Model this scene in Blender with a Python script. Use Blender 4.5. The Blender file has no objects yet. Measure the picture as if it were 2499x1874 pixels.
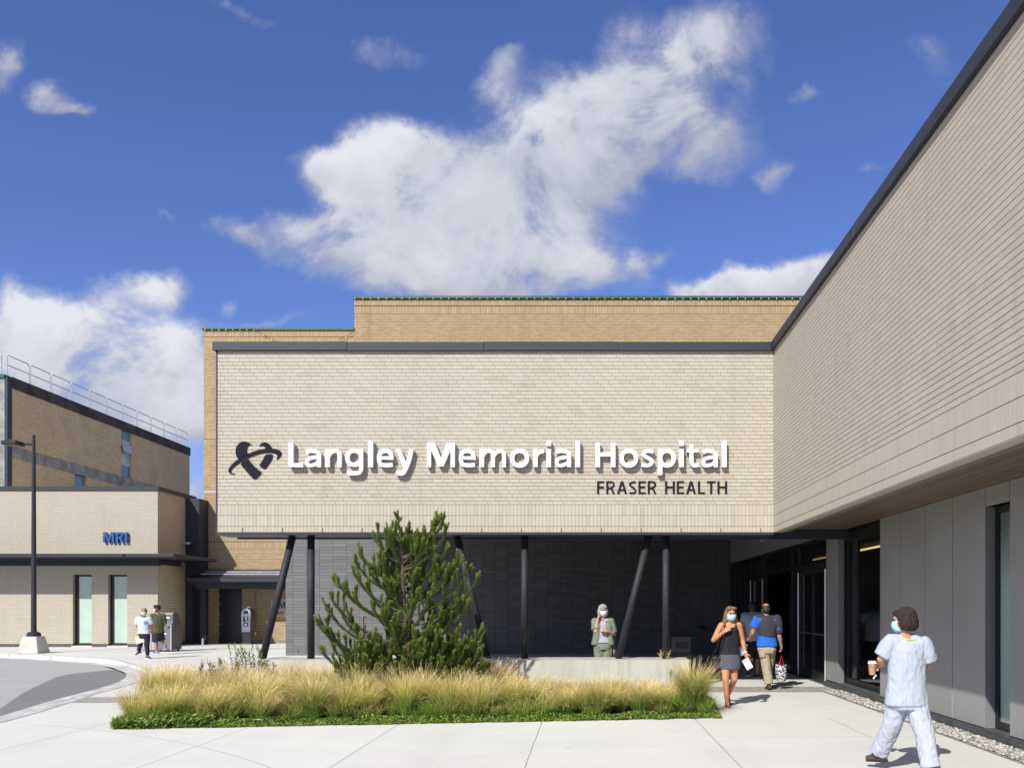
import bpy, bmesh, math, random
import numpy as np
from mathutils import Vector, Matrix, noise as mnoise
from mathutils.geometry import tessellate_polygon
random.seed(7); rng = np.random.default_rng(7)
R = math.radians
SC = bpy.context.scene
COL = SC.collection

# ------------------------------------------------------------------ camera
EYE = 1.66                     # eye height; the photo's vanishing point is (1430,1478) of 2499x1874, focal length 2110 px
cam_d = bpy.data.cameras.new('camera'); cam = bpy.data.objects.new('camera', cam_d); COL.objects.link(cam)
cam.location = (0, 0, EYE); cam.rotation_euler = (R(90), 0, 0)
cam_d.sensor_width = 36; cam_d.lens = 36*2110/2499
cam_d.shift_x = (1249.5-1430)/2499; cam_d.shift_y = (1478-937)/2499
cam_d.clip_end = 6000; cam_d.clip_start = 0.05
SC.camera = cam
def P(x, y, d):                # photo pixel at a depth -> world point
    return Vector(((x-1430)*d/2110, d, EYE+(1478-y)*d/2110))
def PX(x, d): return (x-1430)*d/2110
def PZ(y, d): return EYE+(1478-y)*d/2110

# ------------------------------------------------------------------ light
SUN_DIR = Vector((-0.53, -1.0, 0.881)).normalized()      # towards the sun
EL = math.asin(SUN_DIR.z); AZ = math.atan2(SUN_DIR.x, SUN_DIR.y)
sd = bpy.data.lights.new('sun', 'SUN'); so = bpy.data.objects.new('sun', sd); COL.objects.link(so)
sd.energy = 4.9; sd.angle = R(0.53); sd.color = (1.0, 0.965, 0.90)
so.rotation_euler = (-SUN_DIR).to_track_quat('-Z', 'Y').to_euler(); so.location = (-20, -30, 40)
SC.view_settings.view_transform = 'Standard'; SC.view_settings.look = 'None'
SC.view_settings.exposure = 0.28; SC.view_settings.gamma = 1

# ------------------------------------------------------------------ node helper
class NT:
    def __init__(s, nt): s.nt = nt
    def n(s, typ, **kw):
        o = s.nt.nodes.new(typ)
        for k, v in kw.items(): setattr(o, k, v)
        return o
    def put(s, sock, v):
        if v is None: return
        if hasattr(v, 'is_output') or isinstance(v, bpy.types.NodeSocket): s.nt.links.new(v, sock)
        else:
            if isinstance(v, (tuple, list)) and len(v) == 3 and len(sock.default_value) == 4: v = (*v, 1)
            sock.default_value = v
    def m(s, op, a, b=None, c=None, clamp=False):
        o = s.n('ShaderNodeMath', operation=op); o.use_clamp = clamp
        for i, v in enumerate((a, b, c)): s.put(o.inputs[i], v)
        return o.outputs[0]
    def vm(s, op, a, b=None, out=0):
        o = s.n('ShaderNodeVectorMath', operation=op)
        s.put(o.inputs[0], a)
        if b is not None: s.put(o.inputs[1], b)
        return o.outputs['Value'] if op in ('DOT_PRODUCT', 'LENGTH') else o.outputs[0]
    def mix(s, f, a, b, blend='MIX'):
        o = s.n('ShaderNodeMix', data_type='RGBA', blend_type=blend)
        s.put(o.inputs[0], f); s.put(o.inputs[6], a); s.put(o.inputs[7], b)
        return o.outputs[2]
    def noise(s, vec, scale, detail=3, rough=0.55, dist=0.0):
        o = s.n('ShaderNodeTexNoise'); s.put(o.inputs['Vector'], vec)
        o.inputs['Scale'].default_value = scale; o.inputs['Detail'].default_value = detail
        o.inputs['Roughness'].default_value = rough; o.inputs['Distortion'].default_value = dist
        return o
    def ramp(s, f, stops, mode='LINEAR'):
        o = s.n('ShaderNodeValToRGB'); s.put(o.inputs[0], f); e = o.color_ramp.elements
        o.color_ramp.interpolation = mode
        while len(e) < len(stops): e.new(0.5)
        for el, (p, c) in zip(e, stops): el.position = p; el.color = (*c, 1) if len(c) == 3 else c
        return o.outputs[0]
    def sep(s, v):
        o = s.n('ShaderNodeSeparateXYZ'); s.put(o.inputs[0], v); return o.outputs
    def comb(s, x, y, z):
        o = s.n('ShaderNodeCombineXYZ'); s.put(o.inputs[0], x); s.put(o.inputs[1], y); s.put(o.inputs[2], z); return o.outputs[0]
    def smooth(s, v, a, b):
        o = s.n('ShaderNodeMapRange', interpolation_type='SMOOTHSTEP'); s.put(o.inputs[0], v)
        o.inputs[1].default_value = a; o.inputs[2].default_value = b; return o.outputs[0]

# ------------------------------------------------------------------ sky with clouds (by direction, in the world)
W = bpy.data.worlds.new('World'); SC.world = W; W.use_nodes = True
W.node_tree.nodes.clear(); w = NT(W.node_tree)
SKY_GAIN = 0.118
def build_world():
    tc = w.n('ShaderNodeTexCoord'); d = tc.outputs['Generated']
    sky = w.n('ShaderNodeTexSky', sky_type='NISHITA'); sky.sun_disc = False
    sky.sun_elevation = EL; sky.sun_rotation = AZ % (2*math.pi)
    sky.air_density = 1.0; sky.dust_density = 0.25; sky.ozone_density = 3.2; sky.altitude = 300
    x, y, z = w.sep(d)
    ya = w.m('MAXIMUM', w.m('ABSOLUTE', y), 0.16)
    g = w.comb(w.m('DIVIDE', x, ya), w.m('DIVIDE', z, ya), w.m('MULTIPLY', w.m('LESS_THAN', y, 0.0), 7.3))
    n1 = w.noise(g, 3.2, 5, 0.6).outputs['Color']
    n2 = w.noise(g, 11.0, 6, 0.62).outputs['Color']
    wa = w.vm('MULTIPLY', w.vm('SUBTRACT', n1, (0.5, 0.5, 0.5)), (0.10, 0.08, 0))
    wb = w.vm('MULTIPLY', w.vm('SUBTRACT', n2, (0.5, 0.5, 0.5)), (0.085, 0.07, 0))
    gw = w.vm('ADD', w.vm('ADD', g, wa), wb)
    K = 2499/2212
    # centre and radii measured on the photo, turned into directions from the camera's level axis
    blobs = [(1150,300,85,75,1.0),(1260,310,150,105,1.0),(1390,310,165,70,1.05),(1420,220,140,95,.9),(1450,120,150,95,.72),(1560,45,110,70,.55),
        (1350,375,150,30,.5),(690,365,75,36,.9),(800,375,130,68,1.0),(900,320,95,52,.95),(950,425,170,75,.95),(1010,520,190,95,1.05),(1130,540,160,95,1.1),
        (1090,610,220,45,.95),(1230,590,80,55,.8),(725,500,36,80,.9),(620,535,110,32,.85),(510,508,55,24,.8),(650,585,60,35,.7),(800,585,45,55,.75),
        (860,145,78,28,.75),(810,105,42,26,.6),(520,12,75,20,.65),(12,140,40,52,.95),(120,205,38,30,.8),(160,238,44,16,.75),(335,622,66,32,.95),
        (30,700,75,60,1.0),(90,740,110,75,1.0),(220,700,90,55,.95),(240,790,140,80,1.0),(380,740,90,60,1.0),(340,840,150,70,.95),(430,900,110,120,.8),(100,850,150,60,.75),
        (1520,632,50,28,1.3),(1620,622,85,34,1.5),(1720,600,60,42,1.5),(1700,640,140,40,1.5),(1790,590,40,45,1.3),
        (1390,560,26,40,.75),(1445,545,22,24,.65),(1990,110,48,42,.58),(2040,170,52,36,.58),(1745,195,32,22,.62),(1870,365,40,16,.55),(1675,365,26,32,.5),
        (340,490,30,14,.4),(500,655,25,14,.45),(620,690,90,14,.5),(1065,200,45,45,.55),(1100,140,40,30,.4),(430,1060,30,40,.8)]
    tot = None; shd = None
    for (cx, cy, rx, ry, st) in blobs:
        cx, cy, rx, ry = cx*K, cy*K, rx*K*1.12, ry*K*1.12
        rx *= .95; ry *= .95
        c = ((cx-1430)/2110, (1478-cy)/2110, 0)
        v = w.vm('MULTIPLY', w.vm('SUBTRACT', gw, c), (2110/rx, 2110/ry, 0.4))
        e = w.m('MULTIPLY', w.m('POWER', 2.718, w.m('MULTIPLY', w.vm('DOT_PRODUCT', v, v), -0.9)), st)
        tot = e if tot is None else w.m('ADD', tot, e)
        q = w.m('MULTIPLY', w.vm('DOT_PRODUCT', v, (-0.35, 1.0, 0.0)), e); shd = q if shd is None else w.m('ADD', shd, q)
    shd = w.m('DIVIDE', shd, w.m('MAXIMUM', tot, 0.15))      # each puff is lit from above and greyer below
    # loose cumulus over the unseen rest of the dome, thickened to fill shade
    back = w.noise(g, 1.6, 7, 0.6).outputs['Fac']
    out_img = w.smooth(w.m('ABSOLUTE', w.m('ADD', w.sep(g)[0], 0.09)), 0.62, 1.0)
    behind = w.m('LESS_THAN', y, 0.0)
    tot = w.m('ADD', tot, w.m('MULTIPLY', w.smooth(back, 0.44, 0.62), w.m('MAXIMUM', out_img, behind)))
    f1 = w.noise(g, 6.4, 10, 0.62, 0.5).outputs['Fac']
    f2 = w.noise(g, 24.0, 6, 0.62, 0.3).outputs['Fac']
    fb = w.m('ADD', w.m('MULTIPLY', f1, 0.86), w.m('MULTIPLY', f2, 0.14))
    fs = w.smooth(fb, 0.30, 0.68)
    dens = w.m('MULTIPLY', w.m('MINIMUM', tot, 1.2), w.m('ADD', 0.30, w.m('MULTIPLY', fs, 1.0)))
    a = w.smooth(dens, 0.20, 1.00)
    a = w.m('MULTIPLY', a, w.smooth(z, -0.02, 0.04))
    a = w.m('POWER', a, 0.9)
    thick = w.smooth(dens, 0.35, 1.35)
    f3 = w.noise(w.vm('ADD', g, (-0.02, 0.035, 0.0)), 4.2, 6, 0.6).outputs['Fac']
    lit = w.m('ADD', w.m('ADD', w.m('MULTIPLY', thick, 0.55), w.m('MULTIPLY', shd, 0.42)), w.m('MULTIPLY', w.m('SUBTRACT', f3, 0.5), 1.5), clamp=True)
    lo = w.smooth(w.sep(g)[1], 0.62, 0.28)
    lit = w.m('ADD', lit, w.m('MULTIPLY', lo, 0.22), clamp=True)
    ccol = w.mix(lit, (0.36, 0.39, 0.52), (0.76, 0.77, 0.83))
    off_ = w.m('MAXIMUM', out_img, behind)      # out-of-view clouds, brightened to lift the shaded walls
    ccol = w.mix(off_, ccol, (1.15, 1.12, 1.08))
    skyc = w.vm('MULTIPLY', sky.outputs[0], (SKY_GAIN*0.66, SKY_GAIN*0.70, SKY_GAIN*1.04))
    fin = w.mix(a, skyc, w.vm('MULTIPLY', ccol, (0.86, 0.86, 0.86)))
    bg = w.n('ShaderNodeBackground'); w.put(bg.inputs[0], fin); bg.inputs[1].default_value = 1.0
    o = w.n('ShaderNodeOutputWorld'); w.nt.links.new(bg.outputs[0], o.inputs[0])
build_world()
try: W.cycles.sampling_method = 'MANUAL'; W.cycles.sample_map_resolution = 512
except Exception: pass

# ------------------------------------------------------------------ materials
def newmat(name):
    m = bpy.data.materials.new(name); m.use_nodes = True; t = NT(m.node_tree)
    b = m.node_tree.nodes['Principled BSDF']; return m, t, b
def pos(t): return t.n('ShaderNodeNewGeometry').outputs['Position']
def objc(t): return t.n('ShaderNodeTexCoord').outputs['Object']
def plain(name, col, rough=0.6, var=0.10, scale=6.0, bump=0.0, bscale=60.0, metal=0.0, obj=False, spec=0.5, col2=None):
    m, t, b = newmat(name); v = objc(t) if obj else pos(t)
    n = t.noise(v, scale, 4, 0.6).outputs['Fac']
    c2 = col2 or tuple(c*(1-var*1.6) for c in col); c1 = col if col2 else tuple(min(1, c*(1+var*0.6)) for c in col)
    t.put(b.inputs['Base Color'], t.mix(t.smooth(n, 0.3, 0.7), c1, c2))
    b.inputs['Roughness'].default_value = rough; b.inputs['Metallic'].default_value = metal
    b.inputs['Specular IOR Level'].default_value = spec
    if bump:
        bn = t.n('ShaderNodeBump'); bn.inputs['Strength'].default_value = bump; bn.inputs['Distance'].default_value = 0.01
        t.put(bn.inputs['Height'], t.noise(v, bscale, 4, 0.6).outputs['Fac']); t.put(b.inputs['Normal'], bn.outputs[0])
    return m
def brick(name, axis, bw, bh, z0, colA, colB, mort, mw=0.006, mh=0.006, soldiers=(), sw=0.0677, rough=0.85, tint=None, stain=0.0, speck=0.0, lines=(), half=0.5, wob=0.16):
    """running bond laid out in metres on the wall; soldier courses between the given heights"""
    m, t, b = newmat(name); p = pos(t); x, y, z = t.sep(p); u = x if axis == 'x' else y
    zz = t.m('SUBTRACT', z, z0); r = t.m('DIVIDE', zz, bh); row = t.m('FLOOR', r); fr = t.m('FRACT', r)
    wn = t.n('ShaderNodeTexWhiteNoise', noise_dimensions='1D'); t.put(wn.inputs['W'], row)
    off = t.m('ADD', t.m('MULTIPLY', row, half), t.m('MULTIPLY', wn.outputs['Value'], wob))
    uu = t.m('ADD', t.m('DIVIDE', u, bw), off); cl = t.m('FLOOR', uu); fu = t.m('FRACT', uu)
    jm = t.m('MAXIMUM', t.m('LESS_THAN', fu, mw/bw), t.m('LESS_THAN', fr, mh/bh) if mh else 0.0)
    for (za, zb) in soldiers:
        ins = t.m('MULTIPLY', t.m('GREATER_THAN', z, za), t.m('LESS_THAN', z, zb))
        su = t.m('DIVIDE', u, sw); sc_ = t.m('FLOOR', su); sf = t.m('FRACT', su)
        sj = t.m('MAXIMUM', t.m('LESS_THAN', sf, mw/sw), t.m('LESS_THAN', t.m('SUBTRACT', z, za), mh if mh else 0.0))
        jm = t.m('ADD', t.m('MULTIPLY', sj, ins), t.m('MULTIPLY', jm, t.m('SUBTRACT', 1.0, ins)))
        cl = t.m('ADD', t.m('MULTIPLY', sc_, ins), t.m('MULTIPLY', cl, t.m('SUBTRACT', 1.0, ins)))
        row = t.m('ADD', t.m('MULTIPLY', round(za*37.1, 2), ins), t.m('MULTIPLY', row, t.m('SUBTRACT', 1.0, ins)))
    w2 = t.n('ShaderNodeTexWhiteNoise', noise_dimensions='2D'); t.put(w2.inputs['Vector'], t.comb(cl, row, 0.0))
    rnd = w2.outputs['Value']
    c = t.mix(rnd, colA, colB)
    if tint:
        c = t.mix(t.m('MULTIPLY', t.m('GREATER_THAN', t.sep(w2.outputs['Color'])[1], 0.93), 0.7), c, tint)
    big = t.noise(p, 0.8, 4, 0.6).outputs['Fac']
    c = t.mix(t.m('MULTIPLY', t.smooth(big, 0.35, 0.75), 0.14 + stain), c, tuple(k*0.72 for k in colA))
    run = t.noise(t.vm('MULTIPLY', p, (1.0, 1.0, 0.10)), 3.2, 5, 0.65).outputs['Fac']; c = t.mix(t.m('MULTIPLY', t.smooth(run, 0.50, 0.78), 0.26 + stain), c, tuple(k*0.66 for k in colA))
    fine = t.noise(p, 90, 2, 0.6).outputs['Fac']
    c = t.mix(t.m('MULTIPLY', t.smooth(fine, 0.35, 0.7), 0.12+speck), c, tuple(k*0.6 for k in colB))
    c = t.mix(jm, c, mort)
    for (za, zb, cc) in lines:
        c = t.mix(t.m('MULTIPLY', t.m('GREATER_THAN', z, za), t.m('LESS_THAN', z, zb)), c, cc)
    t.put(b.inputs['Base Color'], c); b.inputs['Roughness'].default_value = rough; b.inputs['Specular IOR Level'].default_value = 0.25
    bn = t.n('ShaderNodeBump'); bn.inputs['Strength'].default_value = 0.5; bn.inputs['Distance'].default_value = 0.006
    hgt = t.m('ADD', t.m('SUBTRACT', 1.0, jm), t.m('MULTIPLY', fine, 0.25)); t.put(bn.inputs['Height'], t.m('ADD', hgt, t.m('MULTIPLY', rnd, 0.3)))
    t.put(b.inputs['Normal'], bn.outputs[0])
    return m
def glassmat(name, tint=(0.75, 0.82, 0.8), refl=0.06, rough=0.01):
    m, t, b = newmat(name); m.node_tree.nodes.remove(b)
    tr = t.n('ShaderNodeBsdfTransparent'); tr.inputs[0].default_value = (*tint, 1)
    gl = t.n('ShaderNodeBsdfGlossy'); gl.inputs['Roughness'].default_value = rough; gl.inputs[0].default_value = (1, 1, 1, 1)
    fr = t.n('ShaderNodeFresnel'); fr.inputs[0].default_value = 1.5
    bf = t.m('SUBTRACT', 1.0, t.n('ShaderNodeNewGeometry').outputs['Backfacing'])     # only the outer face reflects
    mx = t.n('ShaderNodeMixShader'); t.put(mx.inputs[0], t.m('MULTIPLY', bf, t.m('ADD', t.m('MULTIPLY', fr.outputs[0], 0.9), refl-0.04, clamp=True)))
    t.nt.links.new(tr.outputs[0], mx.inputs[1]); t.nt.links.new(gl.outputs[0], mx.inputs[2])
    t.nt.links.new(mx.outputs[0], m.node_tree.nodes['Material Output'].inputs[0]); return m
def emit(name, col, s):
    m, t, b = newmat(name); b.inputs['Base Color'].default_value = (*col, 1)
    b.inputs['Emission Color'].default_value = (*col, 1); b.inputs['Emission Strength'].default_value = s; return m
def attrmat(name, stops, rough=0.7, transl=0.25, attr='t', jitter=0.25):
    """plant tissue: colour runs along the blade by a stored attribute, jittered per blade"""
    m, t, b = newmat(name)
    a = t.n('ShaderNodeAttribute', attribute_name=attr); c = t.ramp(a.outputs['Fac'], stops)
    k = t.n('ShaderNodeAttribute', attribute_name='k').outputs['Fac']
    c = t.mix(1.0, c, t.ramp(k, [(0, (1-jitter,)*3), (1, (1+jitter*0.9, 1+jitter*0.8, 1+jitter*0.5))]), 'MULTIPLY')
    t.put(b.inputs['Base Color'], c); b.inputs['Roughness'].default_value = rough; b.inputs['Specular IOR Level'].default_value = 0.3
    tl = t.n('ShaderNodeBsdfTranslucent'); t.put(tl.inputs[0], c)
    mx = t.n('ShaderNodeMixShader'); mx.inputs[0].default_value = transl
    t.nt.links.new(b.outputs[0], mx.inputs[1]); t.nt.links.new(tl.outputs[0], mx.inputs[2])
    t.nt.links.new(mx.outputs[0], m.node_tree.nodes['Material Output'].inputs[0]); return m

CREAM_A, CREAM_B = (0.420, 0.377, 0.303), (0.448, 0.408, 0.332)
M = {}
M['facade'] = brick('cream brick facade', 'x', 0.203, 0.0684, 3.547, CREAM_A, CREAM_B, (0.225, 0.20, 0.165), 0.007, 0, [(3.02, 3.14), (3.14, 3.343), (3.343, 3.547)], tint=(0.385, 0.34, 0.265), half=0.33)
M['wingbrick'] = brick('cream brick wing', 'y', 0.203, 0.0684, 3.547, (0.418, 0.375, 0.302), (0.440, 0.398, 0.324), (0.345, 0.31, 0.255), 0.005, 0, [(3.02, 3.14), (3.14, 3.343), (3.343, 3.547)], tint=(0.40, 0.345, 0.28), half=0.33)
M['mortar'] = plain('raked mortar', (0.16, 0.14, 0.115), 0.9, 0.1, 8)
M['mri'] = brick('mri cream brick x', 'x', 0.203, 0.0684, 0.12, CREAM_A, CREAM_B, (0.24, 0.21, 0.17), 0.010, 0.012, [(2.92, 3.25)])
M['mriside'] = brick('mri side brick with bounce tint', 'y', 0.203, 0.0684, 0.12, (0.56, 0.45, 0.30), (0.63, 0.515, 0.355), (0.27, 0.20, 0.12), 0.006, 0.020)  # bounce light on the shaded side is mixed into this warmer, paler brick
TAN_A, TAN_B = (0.355, 0.257, 0.143), (0.45, 0.343, 0.205)
M['tan'] = brick('tan brick', 'x', 0.203, 0.0677, 0.0, TAN_A, TAN_B, (0.165, 0.118, 0.066), 0.013, 0.015,
    [(z, z+0.335) for z in ()] + [(4.18, 4.49), (4.50, 4.80), (8.74, 9.03), (9.04, 9.36), (13.32, 13.55), (13.56, 13.83)], stain=0.10, speck=0.05,
    lines=[(4.485, 4.505, (0.06, 0.05, 0.04)), (6.66, 6.76, (0.42, 0.41, 0.37)), (9.03, 9.045, (0.06, 0.05, 0.04)), (13.55, 13.575, (0.05, 0.035, 0.025))])
M['tanhigh'] = brick('tan brick upper', 'x', 0.203, 0.0677, 0.0, TAN_A, TAN_B, (0.165, 0.118, 0.066), 0.013, 0.015,
    [(14.58, 14.91), (14.94, 15.25)], stain=0.16, speck=0.06, tint=(0.50, 0.30, 0.17), lines=[(14.91, 14.945, (0.05, 0.035, 0.025))])
M['oldbrick'] = brick('weathered tan brick', 'y', 0.203, 0.0677, 0.0, (0.58, 0.44, 0.255), (0.74, 0.58, 0.355), (0.29, 0.22, 0.135), 0.008, 0.022, stain=0.35, speck=0.08, tint=(0.50, 0.42, 0.32))
M['stone'] = brick('charcoal split stone', 'x', 0.447, 0.107, 0.0, (0.128, 0.127, 0.129), (0.172, 0.171, 0.173), (0.070, 0.070, 0.072), 0.014, 0.010, speck=0.35, half=0.0, wob=0.0)
M['coping'] = plain('charcoal metal coping', (0.036, 0.039, 0.049), 0.5, 0.06, 0.6, metal=0.15, spec=.3)
M['black'] = plain('black painted steel', (0.026, 0.026, 0.032), 0.6, 0.1, 3, spec=0.3)
M['frame'] = plain('black anodised frame', (0.011, 0.011, 0.012), 0.4, 0.1, 3)
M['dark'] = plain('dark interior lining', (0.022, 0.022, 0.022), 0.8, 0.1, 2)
M['panel'] = plain('grey cladding panel', (0.275, 0.270, 0.258), 0.5, 0.05, 0.8, spec=0.4)
M['panel2'] = plain('grey reveal panel', (0.17, 0.17, 0.178), 0.45, 0.05, 0.8)
M['plinth'] = plain('charcoal plinth block', (0.075, 0.077, 0.082), 0.75, 0.25, 9, bump=0.2)
M['floor'] = plain('pale green vinyl floor', (0.30, 0.36, 0.25), 0.35, 0.06, 2)
M['glass'] = glassmat('window glass', (0.55, 0.63, 0.6))
M['doorglass'] = glassmat('dark door glass', (0.30, 0.33, 0.33), 0.05)
M['frost'] = plain('frosted green glass', (0.40, 0.50, 0.43), 0.12, 0.05, 1.5, spec=0.6)
M['steel'] = plain('satin steel', (0.62, 0.62, 0.63), 0.35, 0.05, 5, metal=0.6)
M['alu'] = plain('galvanised rail', (0.50, 0.52, 0.54), 0.4, 0.08, 5, metal=0.5)
M['green'] = plain('green metal coping', (0.015, 0.085, 0.055), 0.45, 0.2, 3)
M['blue'] = plain('blue letter face', (0.008, 0.075, 0.25), 0.4, 0.03, 3)
M['darkblue'] = plain('dark blue letters', (0.012, 0.04, 0.17), 0.5, 0.03, 3)
M['white'] = plain('white letter face', (0.66, 0.67, 0.69), 0.35, 0.02, 3)
M['label'] = plain('white label', (0.8, 0.8, 0.8), 0.5, 0.05, 8)
M['logo'] = plain('charcoal logo face', (0.014, 0.015, 0.020), 0.8, 0.05, 4, spec=0.12)
M['concrete'] = plain('cast concrete', (0.52, 0.51, 0.45), 0.8, 0.12, 2.4, bump=0.15, bscale=25, col2=(0.40, 0.40, 0.34))
M['oldconc'] = plain('weathered concrete', (0.26, 0.255, 0.245), 0.9, 0.25, 1.6, bump=0.2)
M['darkconc'] = plain('stained dark concrete', (0.060, 0.055, 0.050), 0.9, 0.35, 1.3, bump=0.2, col2=(0.022, 0.021, 0.021))
M['binmetal'] = plain('grey bin metal', (0.155, 0.157, 0.162), 0.42, 0.06, 2, metal=0.3)
M['bindark'] = plain('dark bin metal', (0.052, 0.054, 0.058), 0.45, 0.08, 2)
M['aggr'] = plain('dark aggregate', (0.06, 0.06, 0.06), 0.9, 0.5, 60, bump=0.4)
M['metergrey'] = plain('meter silver', (0.45, 0.46, 0.48), 0.35, 0.05, 4, metal=0.4)
M['meterdark'] = plain('meter brown grey', (0.075, 0.070, 0.068), 0.45, 0.06, 4)
M['timber'] = plain('raw timber stake', (0.36, 0.235, 0.15), 0.8, 0.3, 12, bump=0.2)
M['board'] = plain('tan sign board', (0.50, 0.36, 0.18), 0.6, 0.08, 5)
M['lamp'] = emit('warm strip lamp', (1.0, 0.58, 0.26), 2.6)
M['bulb'] = plain('pale bulb', (0.75, 0.76, 0.7), 0.3, 0.02, 5)
M['soil'] = plain('planting soil', (0.06, 0.045, 0.03), 0.95, 0.4, 9, bump=0.6)
M['strip'] = plain('pale metal trim', (0.60, 0.60, 0.57), 0.45, 0.04, 3)
def woodsoffit():
    m, t, b = newmat('brown plank soffit'); p = pos(t); x, y, z = t.sep(p)
    pl = t.m('DIVIDE', t.m('SUBTRACT', x, 3.86), 0.19); f = t.m('FRACT', pl)
    g = t.noise(t.vm('MULTIPLY', p, (14, 0.7, 1)), 2.5, 4, 0.6).outputs['Fac']
    wn = t.n('ShaderNodeTexWhiteNoise', noise_dimensions='1D'); t.put(wn.inputs['W'], t.m('FLOOR', pl))
    c = t.mix(t.m('ADD', t.m('MULTIPLY', g, 0.6), t.m('MULTIPLY', wn.outputs['Value'], 0.4)), (0.110, 0.073, 0.043), (0.165, 0.115, 0.072))
    c = t.mix(t.m('LESS_THAN', f, 0.085), c, (0.012, 0.010, 0.008))
    t.put(b.inputs['Base Color'], c); b.inputs['Roughness'].default_value = 0.5; return m
M['soffit'] = woodsoffit()
def pavementmat():
    m, t, b = newmat('pale broom finished concrete'); p = pos(t); x, y, z = t.sep(p)
    c = t.mix(t.smooth(t.noise(p, 0.45, 5, 0.6).outputs['Fac'], 0.3, 0.7), (0.62, 0.615, 0.57), (0.57, 0.565, 0.525))
    c = t.mix(t.m('MULTIPLY', t.smooth(t.noise(t.vm('MULTIPLY', p, (0.5, 3, 1)), 1.1, 6, 0.65).outputs['Fac'], 0.46, 0.74), 0.30), c, (0.51, 0.50, 0.47))
    c = t.mix(t.m('MULTIPLY', t.smooth(t.noise(p, 42, 3, 0.6).outputs['Fac'], 0.42, 0.8), 0.22), c, (0.45, 0.44, 0.41))
    sp = t.m('GREATER_THAN', t.noise(p, 7.5, 2, 0.5).outputs['Fac'], 0.735); c = t.mix(t.m('MULTIPLY', sp, 0.35), c, (0.33, 0.32, 0.29))
    sl = t.n('ShaderNodeTexWhiteNoise', noise_dimensions='2D'); t.put(sl.inputs['Vector'], t.comb(t.m('FLOOR', t.m('DIVIDE', t.m('ADD', x, 0.63), 2.06)), t.m('FLOOR', t.m('DIVIDE', t.m('SUBTRACT', y, 2.6), 2.8)), 0.0))
    c = t.mix(t.m('MULTIPLY', sl.outputs['Value'], 0.16), c, (0.46, 0.455, 0.43))
    sp2 = t.m('GREATER_THAN', t.noise(p, 3.1, 1, 0.4).outputs['Fac'], 0.755); c = t.mix(t.m('MULTIPLY', sp2, 0.22), c, (0.30, 0.29, 0.26))
    trk = t.m('MULTIPLY', t.smooth(t.noise(t.vm('MULTIPLY', p, (0.9, 0.12, 1)), 1.4, 5, 0.6).outputs['Fac'], 0.50, 0.72), 0.22); c = t.mix(trk, c, (0.42, 0.41, 0.38))
    wob = t.m('MULTIPLY', t.m('SUBTRACT', t.noise(p, 1.3, 3, 0.5).outputs['Fac'], 0.5), 0.02)
    # control joints cut in the slab
    front = t.m('LESS_THAN', y, 12.9)
    joint = None
    for xj in (-6.75, -4.61, -2.63, -0.63, 1.60, 3.6):
        l = t.m('LESS_THAN', t.m('ABSOLUTE', t.m('SUBTRACT', t.m('ADD', x, wob), xj)), 0.0065)
        joint = l if joint is None else t.m('MAXIMUM', joint, l)
    joint = t.m('MULTIPLY', joint, front)
    for yj, xa, xb in ((11.0, 1.6, 5), (8.3, -20, 5), (16.6, 2.2, 6), (24.35, -16, 6), (31.2, -30, 6), (5.4, -20, 5), (14.0, 2.2, 5)):
        l = t.m('LESS_THAN', t.m('ABSOLUTE', t.m('SUBTRACT', t.m('ADD', y, wob), yj)), 0.005)
        l = t.m('MULTIPLY', l, t.m('MULTIPLY', t.m('GREATER_THAN', x, xa), t.m('LESS_THAN', x, xb))); joint = t.m('MAXIMUM', joint, l)
    # the long curved joint at the left
    dx = t.m('ADD', x, 12.0); dy = t.m('SUBTRACT', y, 1.5); rr = t.m('SQRT', t.m('ADD', t.m('MULTIPLY', dx, dx), t.m('MULTIPLY', dy, dy)))
    cv = t.m('MULTIPLY', t.m('LESS_THAN', t.m('ABSOLUTE', t.m('SUBTRACT', t.m('ADD', rr, wob), 11.45)), 0.006), t.m('MULTIPLY', t.m('GREATER_THAN', y, 6), t.m('LESS_THAN', x, -2.63)))
    joint = t.m('MAXIMUM', joint, cv)
    c = t.mix(t.m('MULTIPLY', joint, 0.8), c, (0.20, 0.19, 0.17))
    t.put(b.inputs['Base Color'], c); b.inputs['Roughness'].default_value = 0.85; b.inputs['Specular IOR Level'].default_value = 0.2
    bn = t.n('ShaderNodeBump'); bn.inputs['Strength'].default_value = 0.25; bn.inputs['Distance'].default_value = 0.004
    t.put(bn.inputs['Height'], t.noise(p, 130, 3, 0.6).outputs['Fac']); t.put(b.inputs['Normal'], bn.outputs[0]); return m
M['pavement'] = pavementmat()
def asphalt(name, c1, c2):
    m, t, b = newmat(name); p = pos(t)
    c = t.mix(t.noise(p, 70, 3, 0.7).outputs['Fac'], c1, c2)
    c = t.mix(t.m('MULTIPLY', t.smooth(t.noise(t.vm('MULTIPLY', p, (0.4, 2.4, 1)), 0.9, 5, 0.6).outputs['Fac'], 0.4, 0.7), 0.35), c, tuple(k*1.45 for k in c1))
    t.put(b.inputs['Base Color'], c); b.inputs['Roughness'].default_value = 0.85
    bn = t.n('ShaderNodeBump'); bn.inputs['Strength'].default_value = 0.5; bn.inputs['Distance'].default_value = 0.006
    t.put(bn.inputs['Height'], t.noise(p, 110, 3, 0.7).outputs['Fac']); t.put(b.inputs['Normal'], bn.outputs[0]); return m
M['road'] = asphalt('worn grey asphalt', (0.30, 0.295, 0.288), (0.39, 0.385, 0.375))
M['roaddark'] = asphalt('darker grey asphalt', (0.150, 0.148, 0.148), (0.205, 0.20, 0.20))
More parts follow.
